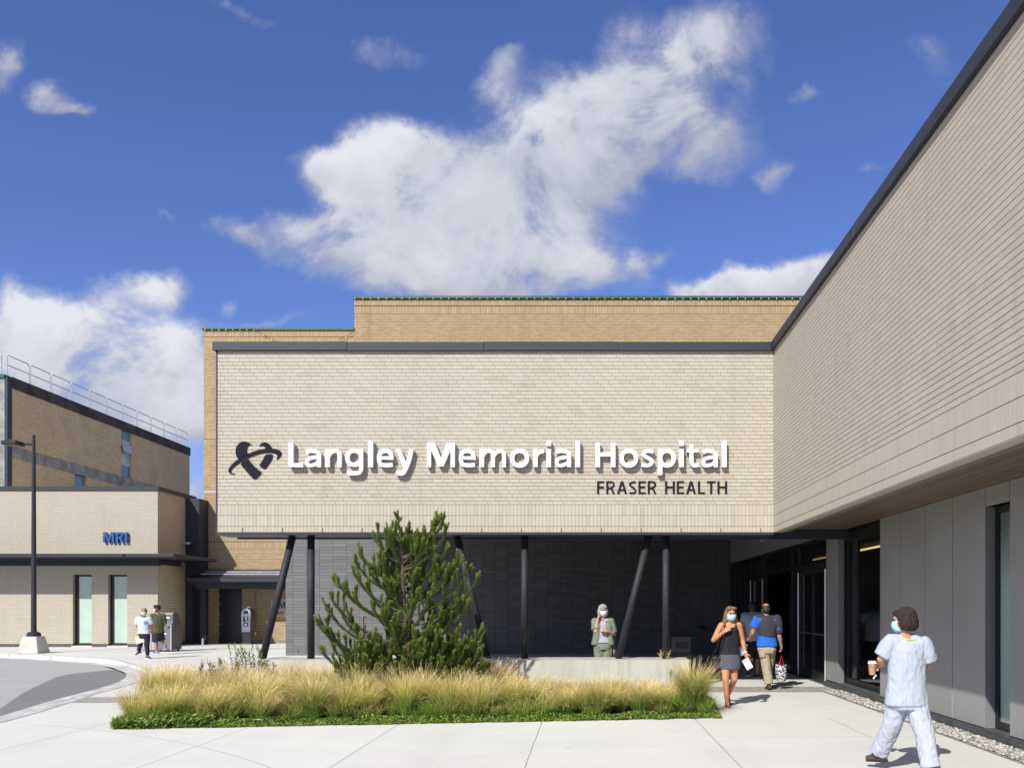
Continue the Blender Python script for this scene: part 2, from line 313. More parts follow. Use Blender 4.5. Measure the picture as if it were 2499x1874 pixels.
def aggregate():
    m, t, b = newmat('exposed aggregate'); p = pos(t)
    vo = t.n('ShaderNodeTexVoronoi'); t.put(vo.inputs['Vector'], p); vo.inputs['Scale'].default_value = 55
    wn = t.sep(vo.outputs['Color'])[0]
    c = t.ramp(wn, [(0, (0.14, 0.13, 0.12)), (0.5, (0.30, 0.28, 0.25)), (1, (0.50, 0.47, 0.42))])
    t.put(b.inputs['Base Color'], c); b.inputs['Roughness'].default_value = 0.8
    bn = t.n('ShaderNodeBump'); bn.inputs['Strength'].default_value = 0.6; bn.inputs['Distance'].default_value = 0.008
    t.put(bn.inputs['Height'], t.m('SUBTRACT', 1.0, vo.outputs['Distance'])); t.put(b.inputs['Normal'], bn.outputs[0]); return m
M['aggregate'] = aggregate()

# ------------------------------------------------------------------ mesh builder
def tag(o, label=None, cat=None, group=None, kind=None):
    if label: o['label'] = label
    if cat: o['category'] = cat
    if group: o['group'] = group
    if kind: o['kind'] = kind
    return o
def thing(name, label, cat, loc=(0, 0, 0), group=None):
    o = bpy.data.objects.new(name, None); COL.objects.link(o); o.location = loc; o.empty_display_size = 0.2
    return tag(o, label, cat, group)
def origin(o):
    v = Vector((0, 0, 0))
    while o is not None: v = v + o.location; o = o.parent
    return v
class MB:
    def __init__(s): s.v = []; s.f = []; s.mi = []
    def add(s, vs, fs, mi=0):
        k = len(s.v); s.v += [Vector(p) for p in vs]; s.f += [tuple(k+i for i in f) for f in fs]; s.mi += [mi]*len(fs); return s
    def box(s, x0, x1, y0, y1, z0, z1, mi=0):
        return s.add([(x0,y0,z0),(x1,y0,z0),(x1,y1,z0),(x0,y1,z0),(x0,y0,z1),(x1,y0,z1),(x1,y1,z1),(x0,y1,z1)],
            [(3,2,1,0),(4,5,6,7),(0,1,5,4),(1,2,6,5),(2,3,7,6),(3,0,4,7)], mi)
    def obox(s, c, ax, ay, az, mi=0):
        c, ax, ay, az = map(Vector, (c, ax, ay, az)); vs = [c+ax*i+ay*j+az*k for k in (-1, 1) for (i, j) in ((-1,-1),(1,-1),(1,1),(-1,1))]
        return s.add(vs, [(3,2,1,0),(4,5,6,7),(0,1,5,4),(1,2,6,5),(2,3,7,6),(3,0,4,7)], mi)
    def prism(s, pts, fn, h0, h1, mi=0, side=None):
        n = len(pts); a = [fn(p, h0) for p in pts]; b = [fn(p, h1) for p in pts]
        tri = tessellate_polygon([[Vector((p[0], p[1], 0)) for p in pts]])
        s.add(a+b, [tuple(t) for t in tri] + [tuple(n+i for i in reversed(t)) for t in tri], mi)
        k = len(s.v)-2*n; s.f += [(k+i, k+(i+1) % n, k+n+(i+1) % n, k+n+i) for i in range(n)]; s.mi += [mi if side is None else side]*n
        return s
    def tube(s, pts, rad, n=10, caps=True, mi=0, ref=None):
        pts = [Vector(p) for p in pts]; m = len(pts)
        if not isinstance(rad, (list, tuple)): rad = [rad]*m
        t0 = (pts[1]-pts[0]).normalized()
        u = Vector(ref) if ref else (Vector((0, 0, 1)) if abs(t0.z) < 0.9 else Vector((1, 0, 0)))
        k = len(s.v)
        for i, p in enumerate(pts):
            t = (pts[min(i+1, m-1)]-pts[max(i-1, 0)]).normalized()
            u = (u - t*u.dot(t)).normalized(); v = t.cross(u)
            ra, rb = rad[i] if isinstance(rad[i], (tuple, list)) else (rad[i], rad[i])
            s.v += [p+u*(ra*math.cos(2*math.pi*j/n))+v*(rb*math.sin(2*math.pi*j/n)) for j in range(n)]
        for i in range(m-1):
            for j in range(n):
                a = k+i*n+j; b = k+i*n+(j+1) % n; s.f.append((a, b, b+n, a+n)); s.mi.append(mi)
        if caps:
            s.f.append(tuple(k+j for j in reversed(range(n)))); s.f.append(tuple(k+(m-1)*n+j for j in range(n))); s.mi += [mi, mi]
        return s
    def loft(s, rings, n=20, mi=0):
        """rings: (centre, radius along u, radius along v, u axis, v axis)"""
        k = len(s.v); m = len(rings)
        for (c, ru, rv, u, v) in rings:
            c, u, v = Vector(c), Vector(u), Vector(v)
            for j in range(n):
                a = 2*math.pi*j/n; ca, sa = math.cos(a), math.sin(a)
                ca = math.copysign(abs(ca)**0.86, ca); sa = math.copysign(abs(sa)**0.86, sa)
                s.v.append(c+u*(ru*ca)+v*(rv*sa))
        for i in range(m-1):
            for j in range(n):
                a = k+i*n+j; b = k+i*n+(j+1) % n; s.f.append((a, b, b+n, a+n)); s.mi.append(mi)
        s.f.append(tuple(k+j for j in reversed(range(n)))); s.f.append(tuple(k+(m-1)*n+j for j in range(n))); s.mi += [mi, mi]
        return s
    def cap(s, a, b, ra, rb, n=12):
        a, b = Vector(a), Vector(b); d = (b-a); L = d.length
        if L < 1e-6: return s.ell(a, (ra, ra, ra))
        t = d/L; pts = []; rr = []
        for q in (-1, -.8, -.45): pts.append(a+t*(ra*q)); rr.append(max(ra*math.sqrt(max(0, 1-q*q)), ra*0.05))
        for q in range(0, 6): f = q/5; pts.append(a.lerp(b, f)); rr.append(ra+(rb-ra)*f)
        for q in (.45, .8, 1): pts.append(b+t*(rb*q)); rr.append(max(rb*math.sqrt(max(0, 1-q*q)), rb*0.05))
        return s.tube(pts, rr, n)
    def ell(s, c, r, rot=None, nu=16, nv=10, mi=0):
        c = Vector(c); rot = rot or Matrix.Identity(3); k = len(s.v)
        s.v.append(c+rot@Vector((0, 0, -r[2])))
        for i in range(1, nv):
            th = math.pi*i/nv
            for j in range(nu):
                ph = 2*math.pi*j/nu
                s.v.append(c+rot@Vector((r[0]*math.sin(th)*math.cos(ph), r[1]*math.sin(th)*math.sin(ph), -r[2]*math.cos(th))))
        s.v.append(c+rot@Vector((0, 0, r[2]))); e = len(s.v)-1
        for j in range(nu):
            s.f.append((k, k+1+(j+1) % nu, k+1+j)); s.mi.append(mi)
            for i in range(nv-2):
                a = k+1+i*nu+j; b = k+1+i*nu+(j+1) % nu; s.f.append((a, b, b+nu, a+nu)); s.mi.append(mi)
            s.f.append((e, k+1+(nv-2)*nu+j, k+1+(nv-2)*nu+(j+1) % nu)); s.mi.append(mi)
        return s
    def mesh(s, name, mats, off=Vector((0, 0, 0)), smooth=False):
        me = bpy.data.meshes.new(name); me.from_pydata([tuple(p-off) for p in s.v], [], s.f)
        for m in (mats if isinstance(mats, (list, tuple)) else [mats]): me.materials.append(m)
        me.polygons.foreach_set('material_index', s.mi)
        if smooth: me.polygons.foreach_set('use_smooth', [True]*len(s.f))
        me.update(); return me
    def build(s, name, mats, parent=None, smooth=False, base=None, bevel=0.0, fixn=False, local=False):
        off = Vector((0, 0, 0)) if local else (origin(parent) if parent is not None else Vector(base or (0, 0, 0)))
        me = s.mesh(name, mats, off, smooth)
        if fixn:
            bm = bmesh.new(); bm.from_mesh(me); bmesh.ops.recalc_face_normals(bm, faces=bm.faces[:]); bm.to_mesh(me); bm.free()
        o = bpy.data.objects.new(name, me); COL.objects.link(o)
        if parent is not None: o.parent = parent
        elif base is not None: o.location = base
        if bevel:
            bv = o.modifiers.new('bevel', 'BEVEL'); bv.width = bevel; bv.segments = 2; bv.limit_method = 'ANGLE'
        return o
def B(name, mat, parent, *b, bevel=0.0):
    mb = MB()
    for q in (b if isinstance(b[0], (tuple, list)) else [b]): mb.box(*q)
    return mb.build(name, mat, parent, bevel=bevel)
def structure(o): o['kind'] = 'structure'; return o
def arrmesh(name, V, F, attrs, mat, parent=None, off=(0, 0, 0)):
    """numpy mesh of equal-sided faces with float point attributes"""
    V = np.asarray(V, np.float32)-np.asarray(off, np.float32); F = np.asarray(F, np.int32); me = bpy.data.meshes.new(name)
    me.vertices.add(len(V)); me.vertices.foreach_set('co', V.ravel()); k = F.shape[1]
    me.loops.add(F.size); me.loops.foreach_set('vertex_index', F.ravel())
    me.polygons.add(len(F)); me.polygons.foreach_set('loop_start', np.arange(0, F.size, k, dtype=np.int32))
    for an, av in attrs.items():
        a = me.attributes.new(an, 'FLOAT', 'POINT'); a.data.foreach_set('value', np.asarray(av, np.float32))
    me.materials.append(mat); me.update(calc_edges=True); me.validate()
    o = bpy.data.objects.new(name, me); COL.objects.link(o)
    if parent is not None: o.parent = parent
    return o

# ================================================================== SETTING
def ngon(name, pts, z, mat, kind='structure'):
    tri = tessellate_polygon([[Vector((p[0], p[1], 0)) for p in pts]])
    mb = MB(); mb.add([(p[0], p[1], z) for p in pts], [tuple(t) for t in tri])
    o = mb.build(name, mat)
    bm = bmesh.new(); bm.from_mesh(o.data); bmesh.ops.recalc_face_normals(bm, faces=bm.faces[:])
    for f in bm.faces:
        if f.normal.z < 0: f.normal_flip()
    bm.to_mesh(o.data); bm.free(); o['kind'] = kind; return o
def GP(x, y, z=0.0):          # photo pixel on level ground at height z
    d = (EYE-z)*2110/(y-1478); return ((x-1430)*d/2110, d)
ground = MB(); ground.add([(-1500, -900, -0.4), (1500, -900, -0.4), (1500, 2500, -0.4), (-1500, 2500, -0.4)], [(0, 1, 2, 3)])
structure(ground.build('ground', plain('open ground', (0.16, 0.15, 0.12), 0.95, 0.2, 0.4)))
road_back = [(-42, 33.2), (-30, 31.4), (-23, 30.25), GP(0, 1594.8), GP(60, 1596.6), GP(120, 1599.6), GP(180, 1603.2), GP(240, 1606.6), GP(282, 1610.6), GP(318, 1621), GP(338, 1628)]
road_nose = [GP(352, 1632), GP(359, 1637), GP(358, 1645), GP(345, 1655)]
road_front = [GP(322, 1664), GP(288, 1674), GP(250, 1684), GP(212, 1694), GP(178, 1704), GP(148, 1714), GP(110, 1726), GP(60, 1741), GP(0, 1757), (-8.4, 11.2), (-7.7, 8), (-7.0, 3), (-6.6, -9), (-6.6, -45)]
edge = road_back + road_nose + road_front
structure(ngon('pavement', edge + [(16, -45), (16, 60), (-42, 60)], 0.0, M['pavement']))
# kerb and gutter follow the edge
def offs(poly, d):
    out = []
    for i, p in enumerate(poly):
        a = Vector(poly[max(i-1, 0)]); b = Vector(poly[min(i+1, len(poly)-1)]); t = (b-a).normalized()
        out.append((p[0]+t.y*d, p[1]-t.x*d))
    return out
def smoothline(poly, it=2):
    for _ in range(it):
        q = [poly[0]]
        for a, b in zip(poly, poly[1:]):
            q += [(a[0]*.75+b[0]*.25, a[1]*.75+b[1]*.25), (a[0]*.25+b[0]*.75, a[1]*.25+b[1]*.75)]
        poly = q+[poly[-1]]
    return poly
RZ = -0.13
e0 = edge; nd = len(e0)
def drop(i):                   # the kerb is dropped to nearly flush round the nose and along the near edge
    return RZ if i < len(road_back)-2 else -0.05
ki = offs(e0, -0.15); ko = offs(e0, 0.03); gu = offs(e0, 0.46)
kb = MB()
for i in range(nd-1):
    a, b = i, i+1
    kb.add([(*ki[a], .006), (*ki[b], .006), (*e0[b], .006), (*e0[a], .006)], [(0, 1, 2, 3)])
    kb.add([(*e0[a], .006), (*e0[b], .006), (*ko[b], drop(b)), (*ko[a], drop(a))], [(0, 1, 2, 3)])
    kb.add([(*ko[a], drop(a)), (*ko[b], drop(b)), (*gu[b], drop(b)-.012), (*gu[a], drop(a)-.012)], [(0, 1, 2, 3)])
kerbm = plain('weathered concrete kerb', (0.56, 0.55, 0.52), 0.85, 0.25, 2.2, bump=0.3, col2=(0.36, 0.355, 0.345))
structure(kb.build('kerb', kerbm, fixn=False))
roadpoly = offs(e0, 0.40)
structure(ngon('road', roadpoly+[(-42, -45)], RZ+0.005, M['road']))
darker = [GP(312, 1638, RZ), GP(300, 1633, RZ), GP(240, 1638, RZ), GP(170, 1645, RZ), GP(135, 1653, RZ), GP(97, 1671, RZ), GP(55, 1692, RZ), GP(0, 1730, RZ), (-10.4, 11), (-9.5, 3), (-9, -45)]
darker = darker + [p for p in reversed(offs(e0, 0.38)[len(road_back)+1:])]
structure(ngon('dark_asphalt', darker, RZ+0.011, M['roaddark']))  # area of the road surface in an evenly darker grey
def strip(name, poly, z, mat): return structure(ngon(name, poly, z, mat))
strip('aggregate_band', [GP(146, 1713.7), (PX(330, 14.86), 14.86), (-6.3, 14.86), (-6.3, 15.73), (PX(330, 15.73), 15.73), GP(181, 1700.7)], 0.005, M['aggregate'])
strip('aggregate_band', [(-9.6, 24.4), (-3, 24.4), (-3, 24.8), (-10.6, 24.8)], 0.005, M['aggregate'])
strip('aggregate_band', [(2.35, 16.68), (4.575, 16.68), (4.95, 17.0), (4.95, 17.75), (2.35, 17.75)], 0.005, M['aggregate'])
strip('aggregate_band', [(-14.5, 33.4), (-6, 33.4), (-6, 33.7), (-14.5, 33.7)], 0.005, M['aggregate'])
BED = [(-6.38, 11.65), (2.0, 12.85), (2.24, 15.4), (2.24, 16.0), (-6.1, 16.0), (-6.9, 15.95), (-7.65, 15.3)]
structure(ngon('planting_bed', BED, 0.012, M['soil']))
structure(ngon('gravel_bed', [(4.575, -6), (4.95, -6), (4.95, 17.2), (4.575, 16.75)], 0.008, plain('gravel fines', (0.36, 0.34, 0.30), 0.95, 0.4, 40, bump=0.5)))

# pebbles of the gravel strip
def pebbles():
    ico = bmesh.new(); bmesh.ops.create_icosphere(ico, subdivisions=1, radius=1)
    bv = np.array([v.co[:] for v in ico.verts]); bf = np.array([[v.index for v in f.verts] for f in ico.faces]); ico.free()
    n = 9000; V = []; F = []; K = []
    for i in range(n):
        y = 5.0+rng.random()**1.25*11.9; x = 4.60+rng.random()*0.335
        s = (0.007+0.016*rng.random()**1.8)*np.array([1+rng.random()*.5, 1+rng.random()*.5, .6+rng.random()*.3])
        a = rng.random()*6.28; c, sn = math.cos(a), math.sin(a)
        q = bv*(0.85+0.3*rng.random((len(bv), 1)))*s; q = np.stack([q[:, 0]*c-q[:, 1]*sn, q[:, 0]*sn+q[:, 1]*c, q[:, 2]], 1)
        V.append(q+[x, y, 0.012+s[2]*0.6+rng.random()*0.01]); F.append(bf+i*len(bv)); K += [rng.random()]*len(bv)
    m, t, b = newmat('river pebbles'); a = t.n('ShaderNodeAttribute', attribute_name='k').outputs['Fac']
    t.put(b.inputs['Base Color'], t.ramp(a, [(0, (0.10, 0.095, 0.09)), (.3, (0.26, 0.245, 0.22)), (.65, (0.40, 0.38, 0.335)), (.9, (0.52, 0.50, 0.46)), (1, (0.34, 0.25, 0.18))])); b.inputs['Roughness'].default_value = 0.75
    o = arrmesh('gravel', np.concatenate(V), np.concatenate(F), {'k': K}, m); o['kind'] = 'stuff'
    tag(o, 'pale grey and buff pebbles laid in a narrow strip along the grey panelled wall', 'gravel', kind='stuff')
pebbles()

# ================================================================== HOSPITAL BUILDING
FY = 16.16; FX0 = -6.886; FX1 = 3.508
HB = thing('hospital_building', 'cream brick hospital entrance block on black slanted columns with a long wing at the right', 'building', (FX0, FY, 0))
Hc = 0.0684
def courses_x(y, x0, x1):      # proud brick courses on a wall facing -Y, over a recessed mortar plane
    mb = MB(); mb.box(x0+.004, x1, y+0.010, y+0.25, 3.035, 6.44, 1); g = 0.0075
    for za, zb in [(3.03, 3.14), (3.14, 3.343), (3.343, 3.547)] + [(3.547+i*Hc, 3.547+(i+1)*Hc) for i in range(42)]:
        mb.box(x0, x1-.003, y, y+0.02, za+g, zb, 0)
    return mb
courses_x(FY, FX0, FX1).build('facade_wall', [M['facade'], M['mortar']], HB)
mb = MB(); g = 0.0085; WX = FX1
mb.box(WX+0.016, WX+0.27, -6, FY, 3.035, 6.44, 1)
for za, zb in [(3.03, 3.14), (3.14, 3.343), (3.343, 3.547)] + [(3.547+i*Hc, 3.547+(i+1)*Hc) for i in range(42)]:
    mb.box(WX, WX+0.02, -6, FY+.005, za+g, zb, 0)
mb.box(WX+0.003, WX+0.128, -6, FY, 3.028, 3.034, 0)
mb.build('wing_wall', [M['wingbrick'], M['mortar']], HB)
# coping: separate lengths of folded metal, a hair out of line with each other
mb = MB()
xs = [FX0-0.075, -4.45, -1.9, 0.6, FX1-0.055]
for i, (a, b) in enumerate(zip(xs, xs[1:])):
    dz = (0.004, -0.003, 0.003, -0.002)[i]
    mb.box(a, b-0.004, FY-0.055-0.002*(i % 2), FY+0.35, 6.42+dz, 6.578+dz); mb.box(a, b-.004, FY-0.066, FY-0.05, 6.412+dz, 6.44+dz)
ys = [-6+i*2.45 for i in range(9)]+[FY+.3]
for i, (a, b) in enumerate(zip(ys, ys[1:])):
    dz = (0.003, -0.002, 0.001)[i % 3]
    mb.box(WX-0.058-0.002*(i % 2), WX+0.35, a, b-0.004, 6.42+dz, 6.58+dz)
mb.build('coping', M['coping'], HB, bevel=0.006)
# metal edge, soffit and steel beam under the facade
mb = MB()
mb.box(FX0-0.03, FX1+.001, FY-0.012, FY+0.62, 2.985, 3.03); mb.box(FX0-0.028, FX0-.002, FY-0.01, FY+0.3, 3.02, 6.42)
mb.box(FX0+0.1, FX1+1.6, FY+0.66, FY+0.80, 2.96, 4.05)
mb.build('soffit_edge', M['coping'], HB, bevel=0.004)
for i in range(14):
    x = FX0+0.47+i*0.745
    MB().box(x-.006, x+.006, FY-0.004, FY+.01, 3.035, 3.115).build('weep_vent', M['frame'], HB)
# roofs, ceiling of the recess, left flank
B('roof', M['coping'], HB, (FX0+.02, 9.5, FY+.25, 30.4, 6.30, 6.40), (WX+.27, 12, -6, FY+.25, 6.30, 6.398))
B('flank_wall', M['wingbrick'], HB, (FX0, FX0+.2, FY+.30, 28.95, 4.07, 6.40))
B('flank_coping', M['coping'], HB, (FX0-.07, FX0+.4, FY+.36, 28.3, 6.42, 6.578))
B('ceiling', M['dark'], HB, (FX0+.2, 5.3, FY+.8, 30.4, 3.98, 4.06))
# charcoal stone walls at the back of the recess
B('stone_wall', M['stone'], HB, (-10.07, -6.72, 29.0, 30.5, 0, 4.6))
B('stone_wall', M['stone'], HB, (-6.715, 5.05, 29.9, 30.5, 0, 4.0))
for x in (-9.65, -8.7, -7.7): MB().box(x-.008, x+.008, 28.99, 29.01, 0.1, 0.2).build('weep_vent', M['frame'], HB)
for x in np.arange(-6.2, 4, 0.9): MB().box(x-.008, x+.008, 29.89, 29.91, 0.15, 0.28).build('weep_vent', M['frame'], HB)
# gray panelled wall of the wing
PXW = 5.02
seams = [-5.6+i*0.985 for i in range(17)]
seams = [s for s in seams if s < 9.2]+[9.27, 10.25, 10.87, 11.85, 12.82, 13.80, 14.77]
k = 0
for a, b in zip(seams, seams[1:]):
    win = abs(a-10.25) < .01
    za = 2.91 if win else 0.125
    MB().box(PXW, PXW+0.05, a+.010, b-.010, za, 3.147).build('cladding_panel', M['panel'], HB, bevel=0.004)
MB().box(PXW, PXW+0.05, 17.215, 18.07, 0.125, 3.10).build('cladding_panel', M['panel'], HB, bevel=0.003)
B('wall_backing', M['frame'], HB, (PXW+.055, PXW+.2, -5.6, 10.24, 0.1, 3.15), (PXW+.055, PXW+.2, 10.88, 14.765, 0.1, 3.15), (PXW+.055, PXW+.2, 17.225, 18.05, .1, 3.15), (PXW+.055, PXW+.2, 10.24, 10.88, 2.93, 3.15))
B('reveal_panel', M['panel2'], HB, (PXW+.002, PXW+.125, 10.872, 10.90, .125, 2.90))
B('reveal_panel', M['panel2'], HB, (PXW+.002, PXW+.115, 17.206, 17.222, .125, 3.05))
B('plinth', M['plinth'], HB, (4.955, 5.30, -5.6, 17.19, 0, 0.075), (4.985, 5.30, -5.6, 17.2, .076, .112), (4.955, 5.3, 17.2, 18.05, 0, .10))
B('plank_soffit', M['soffit'], HB, (3.701, 5.06, -6, 17.55, 3.149, 3.17))
B('soffit_trim', M['strip'], HB, (3.640, 3.668, -6, 16.12, 3.030, 3.060))
B('soffit_channel', M['frame'], HB, (3.669, 3.70, -6, 17.0, 3.034, 3.2), (3.50, 3.66, 16.17, 17.5, 3.15, 3.2), (3.636, 3.6395, -6, 16.1, 3.026, 3.06))
# windows of the wing
wn = MB(); wn.box(5.17, 5.27, 14.78, 14.86, .11, 3.14); wn.box(5.17, 5.27, 17.10, 17.2, .11, 3.14); wn.box(5.171, 5.269, 14.86, 17.10, .11, .24); wn.box(5.171, 5.269, 14.86, 17.10, 2.92, 3.14)
wn.box(5.19, 5.25, 16.55, 16.60, .24, 2.92)
wo = wn.build('window', M['frame'], HB); B('pane', M['glass'], wo, (5.215, 5.222, 14.86, 17.1, .24, 2.92))
B('sill', M['plinth'], wo, (4.99, 5.17, 14.78, 17.2, .1125, .122))
wn = MB(); wn.box(5.145, 5.23, 10.26, 10.31, .115, 2.905); wn.box(5.145, 5.23, 10.80, 10.868, .115, 2.905); wn.box(5.146, 5.229, 10.31, 10.8, .115, .22); wn.box(5.146, 5.229, 10.31, 10.8, 2.82, 2.905)
wo = wn.build('window', M['frame'], HB)
def fritglass():
    m, t, b = newmat('fritted green glass'); x, y, z = t.sep(pos(t))
    f = t.m('LESS_THAN', t.m('FRACT', t.m('MULTIPLY', z, 42.0)), t.m('MULTIPLY', t.smooth(z, 1.75, 2.85), 0.72))
    t.put(b.inputs['Base Color'], t.mix(f, (0.30, 0.38, 0.34), (0.05, 0.06, 0.058))); b.inputs['Roughness'].default_value = 0.12; return m
B('pane', fritglass(), wo, (5.18, 5.19, 10.31, 10.8, .22, 2.82))
B('sill', M['plinth'], wo, (4.99, 5.145, 10.26, 10.87, .1125, .122))
# interior behind the glass
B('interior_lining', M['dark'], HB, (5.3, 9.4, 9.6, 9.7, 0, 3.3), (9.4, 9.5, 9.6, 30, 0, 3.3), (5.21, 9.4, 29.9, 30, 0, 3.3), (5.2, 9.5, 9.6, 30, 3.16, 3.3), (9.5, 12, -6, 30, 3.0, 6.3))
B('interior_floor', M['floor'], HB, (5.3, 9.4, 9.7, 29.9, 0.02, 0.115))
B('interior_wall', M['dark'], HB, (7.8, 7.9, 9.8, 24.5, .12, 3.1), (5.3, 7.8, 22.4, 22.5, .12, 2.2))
for a, b in ((18.6, 22.3), (25.3, 26.6)):
    MB().box(6.97, 7.03, a, b, 3.06, 3.10).build('strip_light', M['lamp'], HB)
# entrance screen in the recess
fr = MB()
for y in (18.07, 20.55, 21.2, 24.55, 26.5, 27.6): fr.box(5.05, 5.17, y, y+.085, 0.02, 3.13)
fr.box(5.052, 5.168, 18.1, 29.2, 2.5, 2.6); fr.box(5.052, 5.168, 18.1, 29.2, 3.05, 3.13); fr.box(5.052, 5.168, 20.6, 21.2, .02, .2); fr.box(5.052, 5.168, 24.6, 29.2, .02, .12)
fr.box(5.0, 5.2, 28.2, 29.89, .0, 3.13)
es = fr.build('entrance_screen', M['frame'], HB)
B('glazing', M['doorglass'], es, (5.10, 5.107, 18.15, 28.2, 2.6, 3.05), (5.10, 5.107, 20.63, 21.2, .2, 2.5), (5.10, 5.107, 26.58, 28.2, .12, 2.5))
for a, b in ((18.17, 19.35), (19.37, 20.53), (24.66, 26.48)):
    dm = MB(); dm.box(5.07, 5.125, a, a+.07, .03, 2.49); dm.box(5.07, 5.125, b-.07, b, .03, 2.49); dm.box(5.071, 5.124, a+.07, b-.07, .03, .22); dm.box(5.071, 5.124, a+.07, b-.07, 2.38, 2.49)
    do = dm.build('entrance_door', M['frame'], HB)
    B('glazing', M['doorglass'], do, (5.095, 5.102, a+.07, b-.07, .22, 2.38))
    MB().box(5.02, 5.04, a+.12, b-.12, 1.03, 1.06).build('push_bar', M['binmetal'], do)
    ya = a+.02 if a < 19 else b-.03
    MB().tube([(5.035, ya, .04), (5.035, ya, 2.44)], .019, 8).build('edge_strip', M['steel'], do)
    if a > 24: MB().tube([(5.035, a+.02, .04), (5.035, a+.02, 2.44)], .015, 8).build('edge_strip', M['steel'], do)
fin = MB()
for i in range(5): fin.box(5.6, 5.68, 21.5+i*.5, 21.58+i*.5, .15, 2.05)
fin.build('inner_door', M['binmetal'], HB)
B('doorhead_fascia', M['panel'], HB, (5.0, 5.2, 18.0, 29.89, 3.131, 3.97), bevel=0.004)
B('threshold', M['plinth'], HB, (5.0, 5.3, 18.05, 28, 0.004, .02))
# columns: steel tubes standing on the seat wall, some slanted
WTOP = 0.655
def column(x0, y0, x1, y1, rad=.068):
    cb = MB(); d = 16.5
    z1 = 3.02
    cb.tube([(PX(x0, d), d, WTOP), (PX(x1, d), d, z1)], rad, 20)
    o = cb.build('steel_column', M['black'], HB, smooth=False)
    o.data.polygons.foreach_set('use_smooth', [len(p.vertices) == 4 for p in o.data.polygons]); return o
column(641, 0, 715, 0); column(759, 0, 759, 0); column(1190, 0, 1114, 0); column(1280.5, 0, 1280.5, 0); column(1509, 0, 1584, 0); column(1625, 0, 1625, 0)

# seat wall
sw = MB()
def rr(x0, x1, y0, y1, r, n=5):
    out = []
    for cx, cy, a0 in ((x1-r, y0+r, -90), (x1-r, y1-r, 0), (x0+r, y1-r, 90), (x0+r, y0+r, 180)):
        out += [(cx+r*math.cos(R(a0+90*i/n)), cy+r*math.sin(R(a0+90*i/n))) for i in range(n+1)]
    return out
sw.prism(rr(-6.1, 1.94, 16.02, 16.98, .06), lambda p, h: (p[0], p[1], h), -0.05, WTOP)
def concmat():
    m, t, b = newmat('cast concrete seat wall'); p = pos(t)
    c = t.mix(t.smooth(t.noise(t.vm('MULTIPLY', p, (1, 1, .25)), 3.0, 6, 0.62).outputs['Fac'], .35, .68), (0.47, 0.465, 0.40), (0.385, 0.38, 0.32))
    c = t.mix(t.m('MULTIPLY', t.smooth(t.noise(t.vm('MULTIPLY', p, (5, 5, .5)), 2.0, 5, 0.6).outputs['Fac'], .5, .75), .5), c, (0.31, 0.295, 0.23))
    t.put(b.inputs['Base Color'], c); b.inputs['Roughness'].default_value = .8
    bn = t.n('ShaderNodeBump'); bn.inputs['Strength'].default_value = .2; bn.inputs['Distance'].default_value = .006; t.put(bn.inputs['Height'], t.noise(p, 30, 4, .6).outputs['Fac']); t.put(b.inputs['Normal'], bn.outputs[0]); return m
so_ = sw.build('seat_wall', concmat(), base=(-2, 16.5, 0), bevel=.018, fixn=True)
tag(so_, 'long low pale concrete seat wall carrying the black columns behind the planting bed', 'wall')

# ================================================================== LETTERING
def crv(pts, closed=False, n=7):
    """smooth curve through the points"""
    P_ = [Vector((p[0], p[1])) for p in pts]; m = len(P_); out = []
    for i in range(m if closed else m-1):
        g = (lambda k: P_[k % m]) if closed else (lambda k: P_[min(max(k, 0), m-1)])
        a, b, c, d = g(i-1), g(i), g(i+1), g(i+2)
        for q in range(n):
            t = q/n; out.append(0.5*((2*b)+(c-a)*t+(2*a-5*b+4*c-d)*t*t+(3*b-a-3*c+d)*t*t*t))
    if not closed: out.append(P_[-1])
    return out
class Glyph:
    """a letter drawn as overlapping solid strokes, each a hair deeper than the last"""
    def __init__(s, s_): s.s = s_; s.q = []
    def poly(s, *pts): s.q.append(('p', pts)); return s
    def rect(s, a, b, c, d): return s.poly((a, c), (b, c), (b, d), (a, d))
    def st(s, pts, wd, closed=False): s.q.append(('s', crv(pts, closed), wd, closed)); return s
    def ring(s, cx, cy, rx, ry, wd, ex=0.9):
        pts = []
        for i in range(16):
            a = 2*math.pi*i/16; c, n = math.cos(a), math.sin(a)
            pts.append((cx+rx*math.copysign(abs(c)**ex, c), cy+ry*math.copysign(abs(n)**ex, n)))
        s.q.append(('s', crv(pts, True, 3), wd, True)); return s
